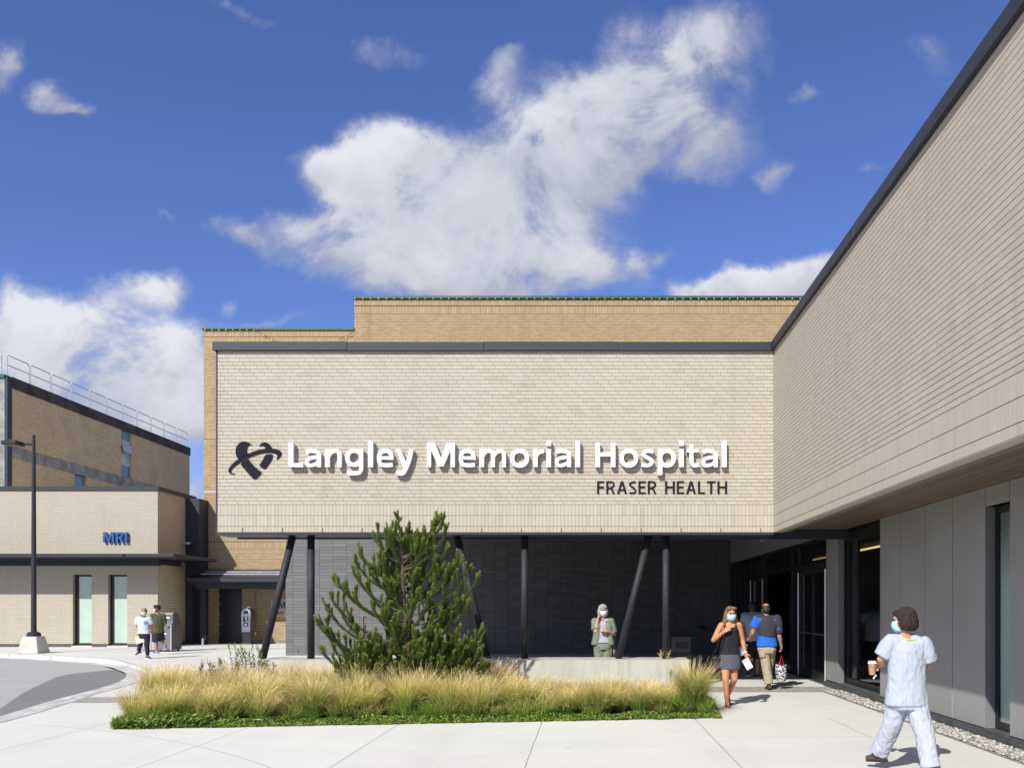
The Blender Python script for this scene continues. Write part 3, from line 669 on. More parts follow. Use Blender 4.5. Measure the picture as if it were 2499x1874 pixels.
def letter(ch, w, s):
    g = Glyph(s); X = .735; h = s/2; t = s*.86; q = t/2
    if ch == 'L': g.rect(0, s, 0, 1); g.rect(s*.5, w, 0, t)
    elif ch == 'H': g.rect(0, s, 0, 1); g.rect(w-s, w, 0, 1); g.rect(s*.5, w-s*.5, .5-q+.02, .5+q+.02)
    elif ch == 'I': g.rect(0, w, 0, 1)
    elif ch == 'F': g.rect(0, s, 0, 1); g.rect(s*.5, w, 1-t, 1); g.rect(s*.5, w*.92, .5-q, .5+q)
    elif ch == 'E': g.rect(0, s, 0, 1); g.rect(s*.5, w, 1-t, 1); g.rect(s*.5, w*.93, .52-q, .52+q); g.rect(s*.5, w, 0, t)
    elif ch == 'T': g.rect(w/2-h, w/2+h, 0, 1-q); g.rect(0, w, 1-t, 1)
    elif ch == 'N': g.rect(0, s, 0, 1); g.rect(w-s, w, 0, 1); g.poly((0, 1), (w-s, 0), (w, 0), (s*1.1, 1))
    elif ch == 'M': g.poly((0, 0), (0, 1), (.29*w, 1), (.5*w, .36), (.71*w, 1), (w, 1), (w, 0), (w-s*.92, 0), (w-s*.92, .68), (.5*w+.095*w, .03), (.5*w-.095*w, .03), (s*.92, .68), (s*.92, 0))
    elif ch == 'A': g.poly((0, 0), (s*1.05, 0), (.5*w+s*.42, 1), (.5*w-s*.6, 1)); g.poly((w-s*1.05, 0), (w, 0), (.5*w+s*.6, 1), (.5*w-s*.42, 1)); g.rect(w*.24, w*.76, .24, .24+t)
    elif ch == 'R': g.rect(0, s, 0, 1); g.st([(s*.5, 1-q), (w*.55, 1-q), (w*.86-h*.4, .86), (w*.86-h*.4, .64), (w*.55, .47), (s*.5, .47)], t); g.poly((w*.42, .50), (w*.42+s*1.0, .50), (w, 0), (w-s*1.15, 0))
    elif ch == 'C': g.st([(w, .94-q*.4), (w*.66, 1-q), (w*.28, .88), (h, .5), (w*.28, .12), (w*.66, q), (w, .06+q*.4)], t)
    elif ch == 'S': g.st([(w*.93, .94-q*.5), (w*.58, 1-q), (w*.25, .93-q), (h*.95, .76), (w*.3, .58), (w*.66, .45), (w-h*.95, .27), (w*.74, .09), (w*.42, q), (w*.05, .055+q*.5)], t)
    elif ch == 'l': g.rect(0, w, 0, 1.07)
    elif ch == 'i': g.rect(w/2-h, w/2+h, 0, X); g.rect(w/2-h*1.06, w/2+h*1.06, .87, 1.075)
    elif ch == 'o': g.ring(w/2, X/2, w/2-h*.97, X/2-q+.012, s*.93)
    elif ch == 'n': g.rect(0, s, 0, X); g.st([(s*.7, .42), (s*1.05, .56), (w*.52, X-q+.01), (w-s*.85, X-q-.02), (w-h, .5), (w-h, 0)], t*1.03)
    elif ch == 'm':
        g.rect(0, s, 0, X); c = w/2
        g.st([(s*.7, .44), (s*1.05, .57), (w*.30, X-q+.01), (c-s*.22, X-q-.03), (c, .5), (c, 0)], t); g.st([(c+h*.3, .44), (c+s*.55, .57), (w*.76, X-q+.01), (w-s*.72, X-q-.03), (w-h, .5), (w-h, 0)], t)
    elif ch == 'r': g.rect(0, s, 0, X); g.st([(s*.6, .40), (s*.95, .55), (w*.72, X-q-.02), (w, X-q)], t)
    elif ch == 'a':
        g.st([(.07*w, X-q-.045), (.34*w, X-q+.01), (.62*w, X-q-.005), (w-h*1.15, .56), (w-h, .42), (w-h, 0)], t); g.st([(w-h*1.2, .41), (.52*w, .395), (.22*w, .33), (.055*w+h*.6, .2), (.2*w, .085), (.44*w, q-.005), (.68*w, .13), (w-h*1.2, .24)], t*.88)
    elif ch == 'e':
        g.st([(w-h*.9, .30), (w-h*.95, .47), (.76*w, .615), (.53*w, X-q+.008), (.24*w, .60), (h*.95, .36), (.24*w, .125), (.58*w, q-.005), (w*.95, .065+q*.4)], t); g.rect(h*.9, w-h*.3, .31, .31+t*.8)
    elif ch == 's': g.st([(.93*w, X-q-.03), (.58*w, X-q+.008), (.24*w, .60), (.21*w, .49), (.5*w, .385), (.78*w, .29), (.8*w, .17), (.56*w, q-.005), (.30*w, q-.005), (.04*w, .05+q*.5)], t*.92)
    elif ch == 'p': g.rect(0, s, -.32, X); g.ring(w/2+.01, X/2, w/2-h*.97, X/2-q+.012, s*.9)
    elif ch == 'g': g.ring(w/2-.01, .385, w/2-h*.97, .385-q-.02, s*.9); g.st([(w-h, X), (w-h, .3), (w-h, -.02), (w*.78, -.21), (w*.46, -.33+q), (.1*w, -.28+q*.6)], t)
    elif ch == 't': g.st([(.40*w, .93), (.40*w, .5), (.42*w, .2), (.56*w, .085), (.74*w, q-.005), (w, .02+q)], t*1.0); g.rect(0, w*.97, X-t*.82, X)
    elif ch == 'y': g.poly((0, X), (s*1.12, X), (w*.5+s*.62, .02), (w*.5-s*.38, .02)); g.st([(w-h*1.15, X), (w*.72, .27), (w*.52, -.10), (w*.40, -.235), (w*.22, -.33+q), (.03*w, -.30+q)], t*1.08)
    return g
def put_letter(parent, ch, x0, x1, z0, cap, yb, yf, mat, weight, part='letter', plane='xz'):
    g = letter(ch, (x1-x0)/cap, weight); mb = MB(); k = 0
    def pt(u, v, y): return (x0+u*cap, y, z0+v*cap) if plane == 'xz' else (y, -(x0+u*cap), z0+v*cap)
    sg = 1 if yf < yb else -1
    for it in g.q:
        f_ = yf+sg*0.0012*k; k += 1
        if it[0] == 'p': mb.prism(list(it[1]), lambda p, h: pt(p[0], p[1], h), yb, f_)
        else:
            c, wd, cl = it[1:]; m = len(c); L = []; Rr = []
            for i in range(m):
                a = c[(i-1) % m] if cl else c[max(i-1, 0)]; b = c[(i+1) % m] if cl else c[min(i+1, m-1)]
                d = (b-a).normalized(); nn = Vector((-d.y, d.x))*wd/2; L.append(c[i]+nn); Rr.append(c[i]-nn)
            vs = []
            for i in range(m): vs += [pt(*L[i], f_), pt(*Rr[i], f_), pt(*Rr[i], yb), pt(*L[i], yb)]
            fs = []
            for i in range(m if cl else m-1):
                a = 4*i; b = 4*((i+1) % m); fs += [(a, a+1, b+1, b), (a+1, a+2, b+2, b+1), (a+2, a+3, b+3, b+2), (a+3, a, b, b+3)]
            if not cl: fs += [(3, 2, 1, 0), (4*m-4, 4*m-3, 4*m-2, 4*m-1)]
            mb.add(vs, fs)
    return mb.build(part, mat, parent, fixn=True)
WID = {'F': .52, 'R': .64, 'A': .72, 'S': .54, 'E': .53, 'H': .70, 'L': .50, 'T': .62, 'M': .9, 'I': .14, 'N': .72, 'C': .66}
def lettering(parent, text, weight, mat, x0, x1, z0, cap, yb, yf, part='letter', plane='xz', gap=.15):
    tot = sum(WID.get(c, .33) for c in text)+gap*(len(text)-1); k = (x1-x0)/cap/tot; u = x0
    for c in text:
        wd = WID.get(c, .33)*k*cap
        if c != ' ': put_letter(parent, c, u, u+wd, z0, cap, yb, yf, mat, weight, part, plane)
        u += wd+gap*k*cap
f = FY; kx = f/2110
HS = thing('hospital_sign', 'large raised white letters and dark heart emblem across the cream brick front', 'sign', (-3, FY, 4.2))
z0 = PZ(1139.5, f-.12)
fy = f-.12; capm = 60.0*fy/2110
def zl(z): return PX(540+z/3.6262, fy)
def zr(z): return PX(1100+z/2.5525, fy)
for ch, a, b in (('L', 595, 722), ('a', 737, 883), ('n', 917, 1065), ('g', 1097, 1257), ('l', 1298, 1342), ('e', 1375, 1523), ('y', 1540, 1705), ('M', 1818, 2066)):
    put_letter(HS, ch, zl(a), zl(b), z0, capm, f-.03, fy, M['white'], .190)
for ch, a, b in (('e', 48, 155), ('m', 178, 345), ('o', 368, 488), ('r', 512, 580), ('i', 594, 626), ('a', 646, 752), ('l', 776, 806), ('H', 901, 1026), ('o', 1050, 1168), ('s', 1184, 1268), ('p', 1290, 1401), ('i', 1421, 1453), ('t', 1469, 1546), ('a', 1560, 1665), ('l', 1689, 1719)):
    put_letter(HS, ch, zr(a), zr(b), z0, capm, f-.03, fy, M['white'], .190)
lettering(HS, 'FRASER HEALTH', .155, M['logo'], PX(1457, f), PX(1774, f), PZ(1205, f), 31*kx, f-.002, f-.018, 'small_letter')
def E(x, y): return ((x/3.626+540-1430)*kx, EYE+(1478-(y/3.626+1050))*kx)
def smooth_closed(pts, it=2):
    for _ in range(it):
        q = []
        for i in range(len(pts)):
            a, b = pts[i], pts[(i+1) % len(pts)]
            q += [(a[0]*.8+b[0]*.2, a[1]*.8+b[1]*.2), (a[0]*.2+b[0]*.8, a[1]*.2+b[1]*.8)]
        pts = q
    return pts
shapes = {'emblem_lobe': [[(152,258),(134,225),(129,190),(134,152),(155,120),(180,103),(210,98),(240,106),(271,128),(268,128),(244,131),(231,148),(226,172),(230,196),(240,218),(200,236)],
                          [(338,138),(360,114),(392,108),(422,118),(441,138),(451,160),(424,158),(396,164),(386,146),(366,134),(340,139)]],
          'emblem_leg': [[(168,296),(242,251),(258,278),(290,315),(330,349),(363,375),(298,441),(258,402),(215,352)], [(394,213),(460,212),(452,248),(430,290),(386,348),(336,312),(366,272)]],
          'emblem_swoosh': [[(72,378),(65,356),(78,325),(108,290),(160,250),(220,218),(290,188),(350,170),(415,161),(470,163),(512,174),(534,192),(536,212),(520,238),(490,262),(500,238),(499,222),(484,207),(450,197),(400,196),(345,206),(290,222),(225,250),(160,288),(110,325),(86,352),(88,372),(104,382),(128,382),(98,387)]]}
for nm, polys in shapes.items():
    for pl in polys:
        MB().prism(smooth_closed([E(*p) for p in pl], 1), lambda p, h: (p[0], h, p[1]), f-.022, f-.003).build(nm, M['logo'], HS, fixn=True)
# entrance lettering on the grey fascia over the doors, far end first
ES = thing('entrance_sign', 'white lettering on the grey fascia over the entrance doors, half hidden by the soffit', 'sign', (5.0, 23, 3.4))
lettering(ES, 'MAIN ENTRANCE', .15, M['white'], -24.75, -19.6, 3.46, .30, 4.999, 4.985, 'letter', 'yz')

# ================================================================== TAN BRICK HOSPITAL BLOCK BEHIND
TY = 38.3
TB = thing('brick_block', 'tall old tan brick block with green coping rising behind the new entrance', 'building', (-10, TY, 0))
tw = MB(); X0 = PX(497, TY); XS = PX(865, TY); dx0 = PX(533, TY); dx1 = PX(591, TY)
ZT = PZ(806, TY); ZH = PZ(730, TY)
tw.box(X0, dx0, TY, TY+.4, 0, 2.43); tw.box(dx1, -6, TY, TY+.4, 0, 2.43); tw.box(X0, XS, TY, TY+20, 2.43, ZT); tw.box(XS, 15, TY+.001, TY+20, 2.43, ZT-.4); tw.box(X0, 15, TY+.4, TY+20, 0, 2.43)
tw.build('lower_wall', M['tan'], TB)
MB().box(XS, 15, TY-.002, TY+20, ZT-.4, ZH).build('upper_wall', M['tanhigh'], TB)
mb = MB(); mb.box(X0-.06, XS, TY-.07, TY+.4, ZT, ZT+.10); mb.build('coping', M['green'], TB)
mb = MB(); mb.box(XS-.06, 15, TY-.07, TY+.4, ZH, ZH+.12); mb.build('coping', M['green'], TB)
B('footing', M['oldconc'], TB, (dx1, -6, TY-.03, TY, 0, .12))
dr = MB(); dr.box(dx0+.01, dx1-.01, TY+.1, TY+.16, .01, 2.42); do = dr.build('service_door', M['frame'], TB)
for z in (.35, .8, 1.25, 1.7, 2.1): MB().box(dx0+.0, dx0+.02, TY+.08, TY+.1, z, z+.1).build('hinge', M['steel'], do)
# canopy over the side entrance with a sloped metal top
cn = MB(); cx0, cx1 = PX(452, 36.4), -6
cn.box(cx0, cx1, 36.35, TY, PZ(1419.5, 36.4), PZ(1410, 36.4))
cn.box(PX(480, 37), cx1, 36.9, 37.2, PZ(1436, 37), PZ(1419, 37)-.01)
cn.add([(X0+.1, TY-.01, PZ(1389, TY)), (cx1, TY-.01, PZ(1389, TY)), (cx1, TY-.01, PZ(1410, TY)), (X0+.1, TY-.01, PZ(1410, TY)), (X0+.1, TY-.10, PZ(1389, TY)), (cx1, TY-.10, PZ(1389, TY)), (cx1, 36.45, PZ(1409, 36.45)), (X0+.1, 36.45, PZ(1409, 36.45))],
    [(0, 1, 5, 4), (4, 5, 6, 7), (0, 4, 7, 3), (1, 2, 6, 5), (3, 7, 6, 2)])
co = cn.build('canopy', M['coping'], TB)
mb = MB()
for q in (.35, .62): 
    yy = TY-.1+(36.45-TY+.1)*q; zz = PZ(1389, TY)+(PZ(1409, 36.45)-PZ(1389, TY))*q
    mb.box(X0+.4, cx1, yy-.02, yy+.02, zz, zz+.035)
mb.build('seam', M['alu'], co)
mb = MB(); mb.box(PX(488.6, 37), PX(503.5, 37), 36.95, 37.2, 0, PZ(1436, 37)); mb.build('canopy_post', M['black'], TB)
mb = MB(); mb.tube([(PX(496, 36.9), 36.86, .0), (PX(496, 36.9), 36.86, .28)], .05, 10); mb.build('floor_light', M['alu'], TB)
# sign board half hidden by the stone wall
SB = thing('entrance_board', 'tan sign board with dark blue lettering, half hidden by a slanted column', 'sign', (-12.8, TY-.03, 1.7))
B('board', M['board'], SB, (PX(662, TY), -11.2, TY-.035, TY-.003, PZ(1506, TY), PZ(1461, TY)))
lettering(SB, 'M', .22, M['darkblue'], PX(681, TY), PX(697.5, TY), PZ(1484.5, TY), 17*TY/2110, TY-.036, TY-.045)
for ch, a, b in (('E', 672, 676.6), ('n', 678, 683.5), ('t', 684.6, 688.6), ('r', 689.8, 693.4)): put_letter(SB, ch, PX(a, TY), PX(b, TY), PZ(1499, TY), 9.5*TY/2110, TY-.036, TY-.045, M['darkblue'], .21)
# conduit and boxes by the pay station
CB = thing('conduit', 'thin grey electrical conduit with a junction box on the tan brick wall', 'conduit', (-14, TY-.05, 0))
xa = PX(624.5, TY)
mb = MB(); mb.tube([(PX(700, TY), TY-.03, PZ(1438.5, TY)), (PX(632, TY), TY-.03, PZ(1438.5, TY)), (PX(627, TY), TY-.03, PZ(1440, TY)), (xa, TY-.03, PZ(1444, TY)), (xa, TY-.03, PZ(1540, TY))], .014, 8); mb.build('pipe', M['binmetal'], CB)
mb = MB(); mb.box(xa-.03, xa+.035, TY-.07, TY-.004, PZ(1549, TY), PZ(1542, TY)); mb.build('junction_box', M['steel'], CB)
mb = MB(); mb.tube([(xa, TY-.03, PZ(1546.5, TY)), (PX(606, TY), TY-.03, PZ(1546.5, TY))], .018, 8); mb.build('feed_pipe', M['oldconc'], CB)
# string of small bulbs clipped along the copings
SL = thing('string_lights', 'string of small pale bulbs clipped along the green copings, sagging at the left', 'string lights', (-8, TY-.1, ZT))
bl = MB(); bl.ell((0, 0, 0), (.018, .018, .035), None, 8, 6); bme = bl.mesh('bulb', M['bulb'], smooth=True)
spots = []
wire = MB(); yb = TY-.085
def sag(xa, za, xb, zb, s, n=12): return [(xa+(xb-xa)*i/n, yb, za+(zb-za)*i/n-s*4*(i/n)*(1-i/n)) for i in range(n+1)]
za = PZ(805, TY)
wire.tube([(X0, yb, za), (PX(625, TY), yb, za)], .008, 5); wire.tube(sag(PX(625, TY), za, XS, PZ(811, TY), .75), .008, 5); wire.tube([(XS, yb, PZ(729.5, TY)), (13, yb, PZ(729.5, TY))], .008, 5)
spots += [(X0+.1+i*.31, za-.04) for i in range(8)]
spots += [(p[0], p[2]-.03) for p in sag(PX(625, TY), za, XS, PZ(811, TY), .75)[1:-1]]
spots += [(XS+.05+i*.345, PZ(730, TY)-.02) for i in range(58)]
wire.build('wire', M['frame'], SL)
for x, z in spots:
    o = bpy.data.objects.new('bulb', bme); COL.objects.link(o); o.parent = SL; o.location = Vector((x, yb-.02, z))-SL.location

# ================================================================== MRI BUILDING
MY = 35.0; mx = PX(385, MY); MZ = PZ(1196, MY)
MR = thing('imaging_building', 'low cream brick building with black canopy and blue letters at the left', 'building', (-22, MY, 0))
w1 = (PX(177.6, MY), PX(223.8, MY)); w2 = (PX(264, MY), PX(310.4, MY)); wz1 = PZ(1402, MY)
fw = MB(); x00 = -40
fw.box(x00, w1[0], MY, MY+.4, .12, wz1); fw.box(w1[1], w2[0], MY, MY+.4, .12, wz1); fw.box(w2[1], mx, MY, MY+.4, .12, wz1); fw.box(x00, mx, MY, MY+.4, wz1, MZ)
fw.build('front_wall', M['mri'], MR)
B('side_wall', M['mriside'], MR, (mx-.4, mx+.002, MY+.003, TY+.4, .12, MZ))
B('plinth', M['plinth'], MR, (x00, w1[0], MY-.01, MY+.3, 0, .122), (w1[1], w2[0], MY-.01, MY+.3, 0, .122), (w2[1], mx+.01, MY-.01, MY+.3, 0, .122), (mx-.3, mx+.012, MY+.3, TY, 0, .12))
B('roof', M['strip'], MR, (x00, mx-.05, MY+.2, 60, MZ-.1, MZ-.02))
B('coping', M['coping'], MR, (x00, mx+.07, MY-.07, MY+.4, MZ, MZ+.15), (mx-.35, mx+.075, MY+.4, TY, MZ+.001, MZ+.149))
for (a, b) in (w1, w2):
    fm = MB(); y0 = MY+.17; zb = .05
    fm.box(a+.003, a+.13, y0, y0+.08, zb, wz1); fm.box(b-.012, b, y0, y0+.08, zb, wz1); fm.box(a+.13, b-.012, y0, y0+.08, wz1-.07, wz1); fm.box(a+.13, b-.012, y0, y0+.08, zb, zb+.1)
    fo = fm.build('window', M['frame'], MR); B('pane', M['frost'], fo, (a+.13, b-.012, y0+.04, y0+.05, zb+.1, wz1-.07))
    B('sill', M['concrete'], fo, (a-.02, b+.05, MY-.06, y0, 0, .052))
cp = MB(); cX = PX(423.7, 33.4); cz = PZ(1350.4, 33.4)
cp.box(x00, cX, 33.38, MY-.001, cz-.13, cz); cp.box(mx+.003, cX, MY, 37.3, cz-.129, cz-.001)
cp.build('canopy', M['coping'], MR, bevel=.006)
cp = MB(); cz2 = PZ(1380, MY-.12)
cp.box(x00, mx+.13, MY-.16, MY-.002, cz2, cz-.131); cp.box(mx+.003, mx+.13, MY, 36.75, cz2+.05, cz-.14); cp.build('canopy_beam', M['coping'], MR)
B('corner_cladding', M['coping'], MR, (mx+.004, PX(501, 38), 37.4, TY-.005, 2.5, PZ(1216, 37.4)), (mx+.004, mx+.3, 37.4, TY-.005, 0, 2.5))
cm = MB(); cy = PX(0, 1)
yc = mx*2110/(443-1430); cm.box(mx+.003, mx+.30, yc-.05, yc+.05, PZ(1327, yc), PZ(1324, yc)); cm.tube([(mx+.32, yc-.14, PZ(1326, yc)), (mx+.3, yc+.12, PZ(1324.5, yc))], .055, 10)
tag(cm.build('security_camera', M['steel'], base=(mx, yc, 4)), 'small grey security camera on the shaded side wall above the bins', 'camera')
LS = thing('imaging_sign', 'blue raised letters spelling MRI on the cream brick above the black canopy', 'sign', (PX(281, MY), MY, 4.6))
for ch, a, b in (('M', 251.5, 278), ('R', 282.5, 301.5), ('I', 304.5, 310.5)): put_letter(LS, ch, PX(a, MY-.12), PX(b, MY-.12), PZ(1323, MY-.12), 24.5*MY/2110, MY-.03, MY-.13, M['blue'], .235)

# ================================================================== OLD WARD BUILDING AT THE FAR LEFT
OX = -29.8; OY0 = 44.5; OY1 = 65.0; OZ = 13.53
OB = thing('ward_building', 'weathered tan brick ward building with stained dark parapet behind the low cream building', 'building', (OX, OY0, 0))
def oy(x): return OX*2110/(x-1430)
u1 = (oy(295.6), oy(320.5)); u2 = (oy(181.7), oy(210.5)); bz0, bz1 = 9.35, 9.95
ow = MB()
wz = (PZ(1160, u1[0]), PZ(1048, u1[0])); lz = (5.5, PZ(1150, u2[0]))
ow.box(OX-.4, OX, OY0+.35, u1[0], bz1, 12.95); ow.box(OX-.4, OX, u1[1], OY1, bz1, 12.95)
ow.box(OX-.4, OX, OY0+.35, u2[0], 0, bz0); ow.box(OX-.4, OX, u2[1], OY1, 0, bz0); ow.box(OX-.4, OX, u2[0], u2[1], lz[1], bz0); ow.box(OX-.4, OX, u2[0], u2[1], 0, lz[0])
ow.build('brick_wall', M['oldbrick'], OB)
B('floor_band', M['oldconc'], OB, (OX-.3, OX+.03, OY0+.35, OY1+.02, bz0, bz1))
B('parapet', M['darkconc'], OB, (OX-.5, OX+.05, OY0+.35, OY1+.05, 12.95, OZ))
B('corner_pier', M['oldconc'], OB, (OX-12, OX-.12, OY0, OY0+.35, 0, OZ-.15), (OX-12, OX-.01, OY0+.35, OY1, 0, .2))
B('corner_trim', M['coping'], OB, (OX-.12, OX+.03, OY0-.01, OY0+.36, 0, OZ-.1))
B('coping', M['green'], OB, (OX-12, OX-.1, OY0-.08, OY0+.4, OZ-.15, OZ+.03))
B('roof', M['darkconc'], OB, (OX-12, OX-.3, OY0+.3, OY1, OZ-.6, OZ-.5))
B('end_wall', M['oldconc'], OB, (OX-12, OX-.01, OY1-.3, OY1, 0, 12.9))
gw_ = plain('teal spandrel glass', (0.09, 0.16, 0.17), 0.15, 0.05, 1); bl_ = plain('pale blind', (0.42, 0.43, 0.45), 0.4, 0.08, 2)
def owin(ya, yb, z0, z1, splits, open_=False):
    fm = MB(); t = .06; xo = OX-.12
    fm.box(xo-.05, xo+.04, ya, ya+t, z0, z1); fm.box(xo-.05, xo+.04, yb-t, yb, z0, z1)
    zs = [z0+(z1-z0)*s for s in splits]
    for z in zs: fm.box(xo-.049, xo+.039, ya+t, yb-t, z-.03, z+.03)
    fo = fm.build('window', M['alu'], OB)
    for i, (a, b) in enumerate(zip(zs, zs[1:])):
        MB().box(xo-.01, xo, ya+t, yb-t, a+.03, b-.03).build('pane', (gw_, bl_, bl_, gw_)[i % 4] if len(zs) > 3 else (bl_, gw_)[i], fo)
    if open_:
        a, b = zs[2], zs[3]
        om = MB(); q = Vector((.32, 0, 0))
        for (p0, p1) in (((xo, ya+t, b), (xo, yb-t, b)), ((xo+.32, ya+t, a+.03), (xo+.32, yb-t, a+.03)), ((xo, ya+t, b), (xo+.32, ya+t, a+.03)), ((xo, yb-t, b), (xo+.32, yb-t, a+.03))): om.tube([p0, p1], .03, 6)
        om.add([(xo, ya+t, b), (xo, yb-t, b), (xo+.31, yb-t, a+.04), (xo+.31, ya+t, a+.04)], [(0, 1, 2, 3)])
        om.build('open_sash', bl_, fo)
owin(u1[0], u1[1], bz1, 12.95, (0, .27, .52, .79, 1), True)
owin(u2[0], u2[1], lz[0], lz[1], (0, .5, .82, 1)[0:1]+(.62, 1))
RL = thing('roof_railing', 'galvanised tube guard railing standing along the dark parapet of the ward building', 'railing', (OX-.2, OY0, OZ))
px = [(17, 71), (74.5, 122), (126, 171), (174.5, 216), (219, 257.5), (260, 296), (298.5, 332.5), (335, 366), (368.5, 398.5), (401, 428.5), (431, 457)]
xr = OX-.06; sc_ = xr*2110
for a, b in px:
    ya, yb = sc_/(a-1430), sc_/(b-1430); rm = MB(); h = 1.06; r = .027
    rm.tube([(xr, ya, OZ), (xr, ya, OZ+h-.12), (xr, ya+.04, OZ+h-.03), (xr, ya+.13, OZ+h), (xr, yb-.13, OZ+h), (xr, yb-.04, OZ+h-.03), (xr, yb, OZ+h-.12), (xr, yb, OZ)], r, 8); rm.tube([(xr, ya, OZ+.55), (xr, yb, OZ+.55)], r, 8)
    rm.build('rail_section', M['alu'], RL)
for a, b in ((OX-11, OX-.35), ):
    rm = MB(); rm.tube([(a, OY0+.1, OZ), (a, OY0+.1, OZ+1.06), (b, OY0+.1, OZ+1.06), (b, OY0+.1, OZ)], .027, 8); rm.tube([(a, OY0+.1, OZ+.55), (b, OY0+.1, OZ+.55)], .027, 8); rm.build('rail_section', M['alu'], RL)
for yy, h0 in ((61.0, .0), ):
    rm = MB(); rm.tube([(OX-11, yy, OZ), (OX-11, yy, OZ+1.06), (OX-3.2, yy, OZ+1.06), (OX-3.2, yy, OZ)], .025, 8); rm.tube([(OX-11, yy, OZ+.55), (OX-3.2, yy, OZ+.55)], .025, 8); rm.build('rail_section', M['alu'], RL)
VU = thing('roof_vent', 'pale metal ventilation box on the flat roof behind the railing', 'vent', (OX-4.4, 60, OZ-.5))
B('housing', M['label'], VU, (OX-5.2, OX-3.7, 58, 60, OZ-.5, OZ+.95), bevel=.03); B('cap', M['alu'], VU, (OX-5.3, OX-3.6, 57.9, 60.1, OZ+.951, OZ+1.0))

# ================================================================== STREET FURNITURE
LX, LY = PX(73.5, 30.2), 30.4
LP = thing('street_lamp', 'black street lamp on a tapered concrete base at the road edge', 'street lamp', (LX, LY, 0))
mb = MB()
lo, hi = .37, .25; zb = .59
mb.add([(LX-lo, LY-lo, 0), (LX+lo, LY-lo, 0), (LX+lo, LY+lo, 0), (LX-lo, LY+lo, 0), (LX-hi, LY-hi, zb), (LX+hi, LY-hi, zb), (LX+hi, LY+hi, zb), (LX-hi, LY+hi, zb)], [(3,2,1,0),(4,5,6,7),(0,1,5,4),(1,2,6,5),(2,3,7,6),(3,0,4,7)])
o = mb.build('concrete_base', M['concrete'], LP, bevel=.03)
mb = MB(); mb.tube([(LX, LY, zb), (LX, LY, zb+.10), (LX, LY, zb+.13), (LX, LY, zb+.17)], [.22, .22, .19, .11], 20); mb.build('base_collar', M['black'], LP)
mb = MB(); mb.tube([(LX, LY, zb+.12), (LX, LY, 4.2), (LX, LY, 6.95)], [.092, .075, .06], 16, ); mb.tube([(LX, LY, 6.9), (LX, LY, 7.66)], [.057, .05], 14); mb.build('pole', M['black'], LP, smooth=False)
mb = MB(); za = PZ(1081, 30)
mb.obox((LX-.30, LY-.10, za+.02), (.25, .10, .0), (-.02, .05, 0), (0, 0, .035)); mb.build('bracket_arm', M['black'], LP)
mb = MB()
hd = [(-.98, -.16), (-.55, -.46), (-.30, -.42), (-.30, .10), (-.62, .34), (-.80, .30)]
q = [(LX+a, LY-.1+b) for a, b in hd]
mb.prism(q, lambda p, h: (p[0], p[1], za-.06+h+(p[0]-LX)*-.05), 0, .13); lh = mb.build('lamp_head', M['black'], LP, fixn=True, bevel=.012)
mb = MB(); mb.prism([(LX+a*.86-.08, LY-.1+b*.82) for a, b in hd], lambda p, h: (p[0], p[1], za-.075+h+(p[0]-LX)*-.05), 0, .012); mb.build('lens', M['frame'], lh, fixn=True)

# waste station: two grey metal bins
bx = PX(420, 31.5); by = 31.3
BN = thing('waste_bin', 'tall grey metal waste bin with slanted top and white labels behind the two walkers', 'bin', (bx-.4, by+.35, 0))
x0, x1, y0, y1 = PX(384, by), PX(419.8, by), by, by+.72
prof = [(0, .06), (0, 1.02), (.09, 1.12), (.05, 1.30), (.14, 1.415), (.66, 1.415), (.56, 1.36), (.72, 1.03), (.72, .06)]
MB().prism([(by+a, z) for a, z in [(0, .07), (0, .98), (.10, 1.08), (.08, 1.36), (.12, 1.42), (.40, 1.42), (.50, 1.30), (.72, 1.02), (.72, .07)]], lambda p, h: (h, p[0], p[1]), x0+.02, x1-.02).build('body', M['binmetal'], BN, fixn=True, bevel=.008)
MB().prism([(by+a, z) for a, z in [(0, .07), (0, .98), (.10, 1.08), (.08, 1.36), (.12, 1.425), (.40, 1.425), (.51, 1.30), (.725, 1.02), (.725, .07)]], lambda p, h: (h, p[0], p[1]), x1-.019, x1+.01).build('side_panel', M['bindark'], BN, fixn=True)
B('door_panel', M['binmetal'], BN, (x0+.04, x1-.05, by-.012, by-.001, .12, .93))
B('hatch_label', M['label'], BN, (x0+.13, x1-.12, by+.068, by+.08, 1.20, 1.26)); B('door_label', M['label'], BN, (x0+.16, x0+.27, by-.016, by-.012, .70, .74), (x0+.15, x0+.34, by-.016, by-.012, .635, .675))
B('latch', M['frame'], BN, (x1-.14, x1-.05, by-.03, by-.012, .86, .905)); B('edge_rail', M['steel'], BN, (x1-.05, x1-.02, by-.02, by, .05, .98))
B('foot', M['frame'], BN, (x0+.04, x0+.1, by+.05, by+.12, 0, .07), (x1-.1, x1-.04, by+.05, by+.12, 0, .07), (x1-.1, x1-.04, by+.6, by+.67, 0, .07), (x0+.04, x0+.1, by+.6, by+.67, 0, .07))
x0, x1 = PX(336, by), PX(380, by)
B2 = thing('recycling_bin', 'lower grey bin with ribbed front panels behind the woman with a folder', 'bin', ((x0+x1)/2, by+.3, 0))
B('body', M['bindark'], B2, (x0+.02, x1-.02, by+.02, by+.6, .05, .72), bevel=.01)
mb = MB()
for i in range(11): a = x0+.03+i*(x1-x0-.06)/11; mb.box(a, a+.035, by, by+.02, .07, .70)
mb.build('ribbed_front', M['steel'], B2); B('lid', M['binmetal'], B2, (x0, x1, by-.01, by+.62, .72, .76), bevel=.01)
